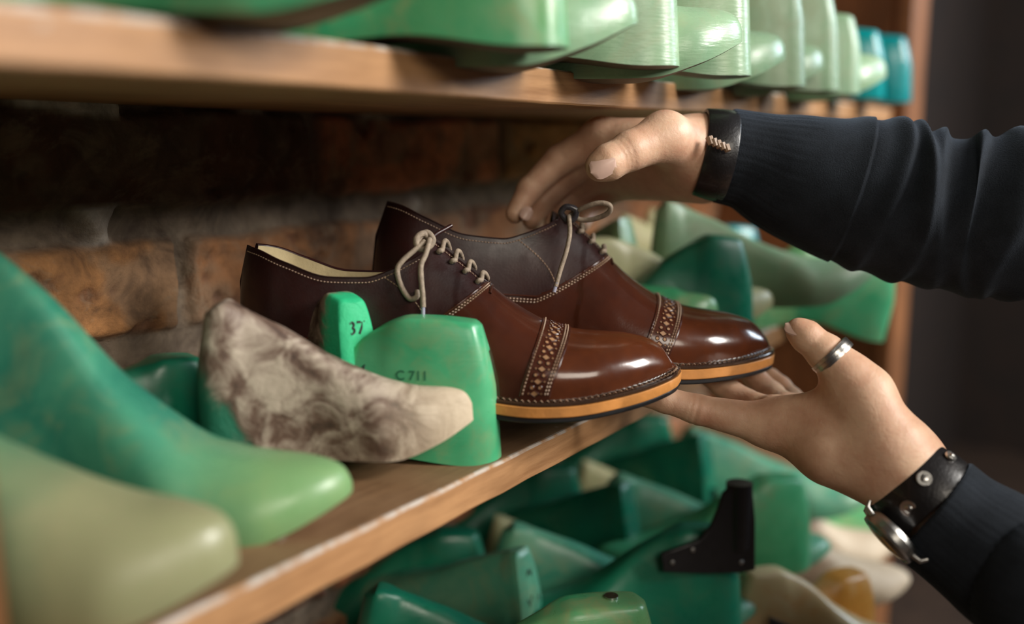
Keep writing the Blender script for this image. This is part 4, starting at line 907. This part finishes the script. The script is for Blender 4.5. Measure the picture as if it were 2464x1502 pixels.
LG = [((1.03,-.62,-.45), (.99,-.66,-.46), .13, .12, .05), ((.97,-.67,-.48), (.96,-.66,-.90), .08, .055, .03), ((1.09,-.58,-.48), (1.10,-.57,-.90), .08, .055, .03), ((.96,-.66,-.94), (.90,-.56,-.965), .045, .035, .02), ((1.10,-.57,-.94), (1.04,-.47,-.965), .045, .035, .02)]
LG = [(np.array(a), np.array(b), ra, rb, k) for a, b, ra, rb, k in LG]; lv = surface_nets(handfn(LG, []), *bounds(LG, .02), .012); pobj('trousers', lv[0], lv[1], M['denim'])
HR = [(np.array((1.03,-.625,.565)), np.array((1.04,-.64,.51)), .082, .075, .02)]; hv = surface_nets(handfn(HR, []), *bounds(HR, .02), .008); pobj('hair', hv[0], hv[1], M['hair'])

# --- wrist straps, watch
def band(c0, c1, r0, r1, wmat, name, flat=.92, bulge=.0006, lab=None, thick=.0022, q0=0, q1=2*math.pi):
    c0, c1 = np.asarray(c0), np.asarray(c1); t = unit(c1-c0); s = unit(np.cross(t, [0,0,1.])); u2 = np.cross(s, t); L = np.linalg.norm(c1-c0); n = 72; b = MB(); Vv = []
    prof = [(0, -thick), (0, 0), (.0008, bulge), (L*.5, bulge*1.6), (L-.0008, bulge), (L, 0), (L, -thick)]; K = len(prof)
    for i in range(n):
        a = q0+(q1-q0)*i/n
        for (x, dr) in prof:
            rr = r0+(r1-r0)*x/L+dr; Vv.append(c0+t*x+rr*(math.cos(a)*s*flat+math.sin(a)*u2))
    b.add(Vv, [(i*K+j, ((i+1) % n)*K+j, ((i+1) % n)*K+(j+1) % K, i*K+(j+1) % K) for i in range(n) for j in range(K)])
    o = pbuild(b, name, M[wmat], angle=40)
    if lab: tag(o, lab)
    return o, (c0, t, s, u2, r0, r1, L)
band(P(1680,366,.757), P(1752,378,.757), .0325, .0345, 'black', 'wristband', flat=1.04, lab='black band at the wrist of the raised hand')
b = MB(); base = P(1722,338,.7215)
for k in range(5): b.tube([P(1706+k*10,330+k*5,.7165-.0005*(k % 2)), P(1712+k*10,348+k*4,.7155)], [.0028, .0022], 8)
pbuild(b, 'frayed_label', M['thread'])
o, fr = band(P(2150,1124,.6635), P(2258,1232,.645), .0302, .0350, 'black', 'leather_strap', thick=.003, lab='broad black leather strap with snap rivets on the lower wrist')
o2, fr2 = band(P(2190,1164,.657), P(2232,1206,.651), .0330, .0352, 'black', 'watch_strap', thick=.002)
def on_band(u, v, D):
    """point of the wrist surface seen at pixel u,v: march along the ray"""
    c0, t, s, u2, r0, r1, L = fr2
    for D in np.linspace(.55, .75, 400):
        p = P(u, v, D); w_ = p-c0; x = w_@t; rr = math.hypot((w_@s)/.92, w_@u2)
        if rr < .0358: return p, unit(s*(w_@s)+u2*(w_@u2))
    return P(u, v, .63), camdir(P(u, v, .63))
for (u, v, rr) in ((2224,1152,.0040), (2186,1224,.0044), (2288,1098,.003)):
    p_, n_ = on_band(u, v, 0); b = MB(); b.disc(p_-n_*.0005, n_, rr*1.25, rr*1.15, .0014, 24); b.disc(p_+n_*.0009, n_, rr*.62, rr*.5, .0012, 20, dome=.0005); pbuild(b, 'snap_rivet', M['steel'])
# watch: case, bezel, glass, lugs
wc = P(2136,1298,.636); e1 = unit(P(2196,1345,.640)-P(2095,1240,.655)); wn = unit(np.array(P(2100,1318,.640))-wc); wn = unit(wn-e1*(wn@e1)); wn = unit(wn*.93+camdir(wc)*.30); e1 = unit(e1-wn*(e1@wn)); e2 = np.cross(wn, e1)
wc = wc + e1*.0
b = MB(); b.disc(wc-wn*.0075, wn, .0170, .0190, .003, 48); b.disc(wc-wn*.0045, wn, .0190, .0190, .0045, 48); case = pbuild(b, 'watch', M['steel'], angle=40); tag(case, 'round steel watch worn on the underside of the wrist')
b = MB(); n = 48; prof = [(.0000,.0190),(.0016,.0186),(.0020,.0170),(.0008,.0162)]; Vv = [wc+wn*p0+p1*(math.cos(q)*e1+math.sin(q)*e2) for q in np.linspace(0, 2*math.pi, n, endpoint=False) for (p0, p1) in prof]; K = 4
b.add(Vv, [(i*K+j, ((i+1) % n)*K+j, ((i+1) % n)*K+j+1, i*K+j+1) for i in range(n) for j in range(K-1)]); pbuild(b, 'bezel', M['steel'], case)
b = MB(); Vv = []; 
for k in range(7):
    th_ = k/6*math.pi/2; rr = .0164*math.cos(th_)+1e-5; hh = .0012+.0028*math.sin(th_)
    Vv += [wc+wn*hh+rr*(math.cos(q)*e1+math.sin(q)*e2) for q in np.linspace(0, 2*math.pi, n, endpoint=False)]
b.add(Vv, [(k*n+i, k*n+(i+1) % n, (k+1)*n+(i+1) % n, (k+1)*n+i) for k in range(6) for i in range(n)]); pbuild(b, 'crystal', M['glass'], case, angle=80)
for sx in (-1, 1):
    for sy in (-1, 1):
        b = MB(); p0 = wc+e1*sx*.0165+e2*sy*.0085-wn*.003; b.tube([p0, p0+e1*sx*.0055-wn*.001, p0+e1*sx*.0075-wn*.005], [.0019,.0018,.0013], 10); pbuild(b, 'lug', M['steel'], case)
b = MB(); b.disc(wc+e2*.0185*(1 if (e2@fr[1]) < 0 else -1)-wn*.0025, e2*(1 if (e2@fr[1]) < 0 else -1), .0026, .0026, .003, 16); pbuild(b, 'crown', M['steel'], case)
# ================================================================ CAMERA AND LIGHT
cd = bpy.data.cameras.new('camera'); cam = bpy.data.objects.new('camera', cd); link(cam)
cd.lens = 36*FPX/2464; cd.sensor_width = 36; cd.sensor_fit = 'HORIZONTAL'; cd.clip_start = .02
Rc = Matrix((Rh, UP, -FW)).transposed(); cam.rotation_euler = Rc.to_euler(); cam.location = CAM
cd.dof.use_dof = True; cd.dof.focus_distance = .695; cd.dof.aperture_fstop = 1.9; cd.dof.aperture_blades = 9
SC.camera = cam
def area(name, loc, target, sx, sy, power, col):
    l = bpy.data.lights.new(name, 'AREA'); l.shape = 'RECTANGLE'; l.size = sx; l.size_y = sy; l.energy = power; l.color = col
    o = bpy.data.objects.new(name, l); link(o); o.location = loc
    o.rotation_euler = (Vector(target)-Vector(loc)).to_track_quat('-Z', 'Y').to_euler(); return o
area('front_window', (1.35, -2.6, 1.5), (.65, 0, .05), 1.0, 1.1, 118, (1, .96, .90))
area('left_window', (-1.0, -2.25, 1.3), (.6, 0, .08), 1.3, .85, 25, (1, .90, .76))
area('sky_window', (2.9, -1.9, 1.3), (.9, 0, .1), 1.0, 1.2, 50, (.74, .87, 1))
w = bpy.data.worlds.new('room'); SC.world = w; w.use_nodes = True
w.node_tree.nodes['Background'].inputs[0].default_value = (.62, .55, .5, 1); w.node_tree.nodes['Background'].inputs[1].default_value = .055
SC.view_settings.view_transform = 'Standard'; SC.view_settings.look = 'None'; SC.view_settings.exposure = 0.1; SC.view_settings.gamma = 1
SC.view_settings.use_curve_mapping = False
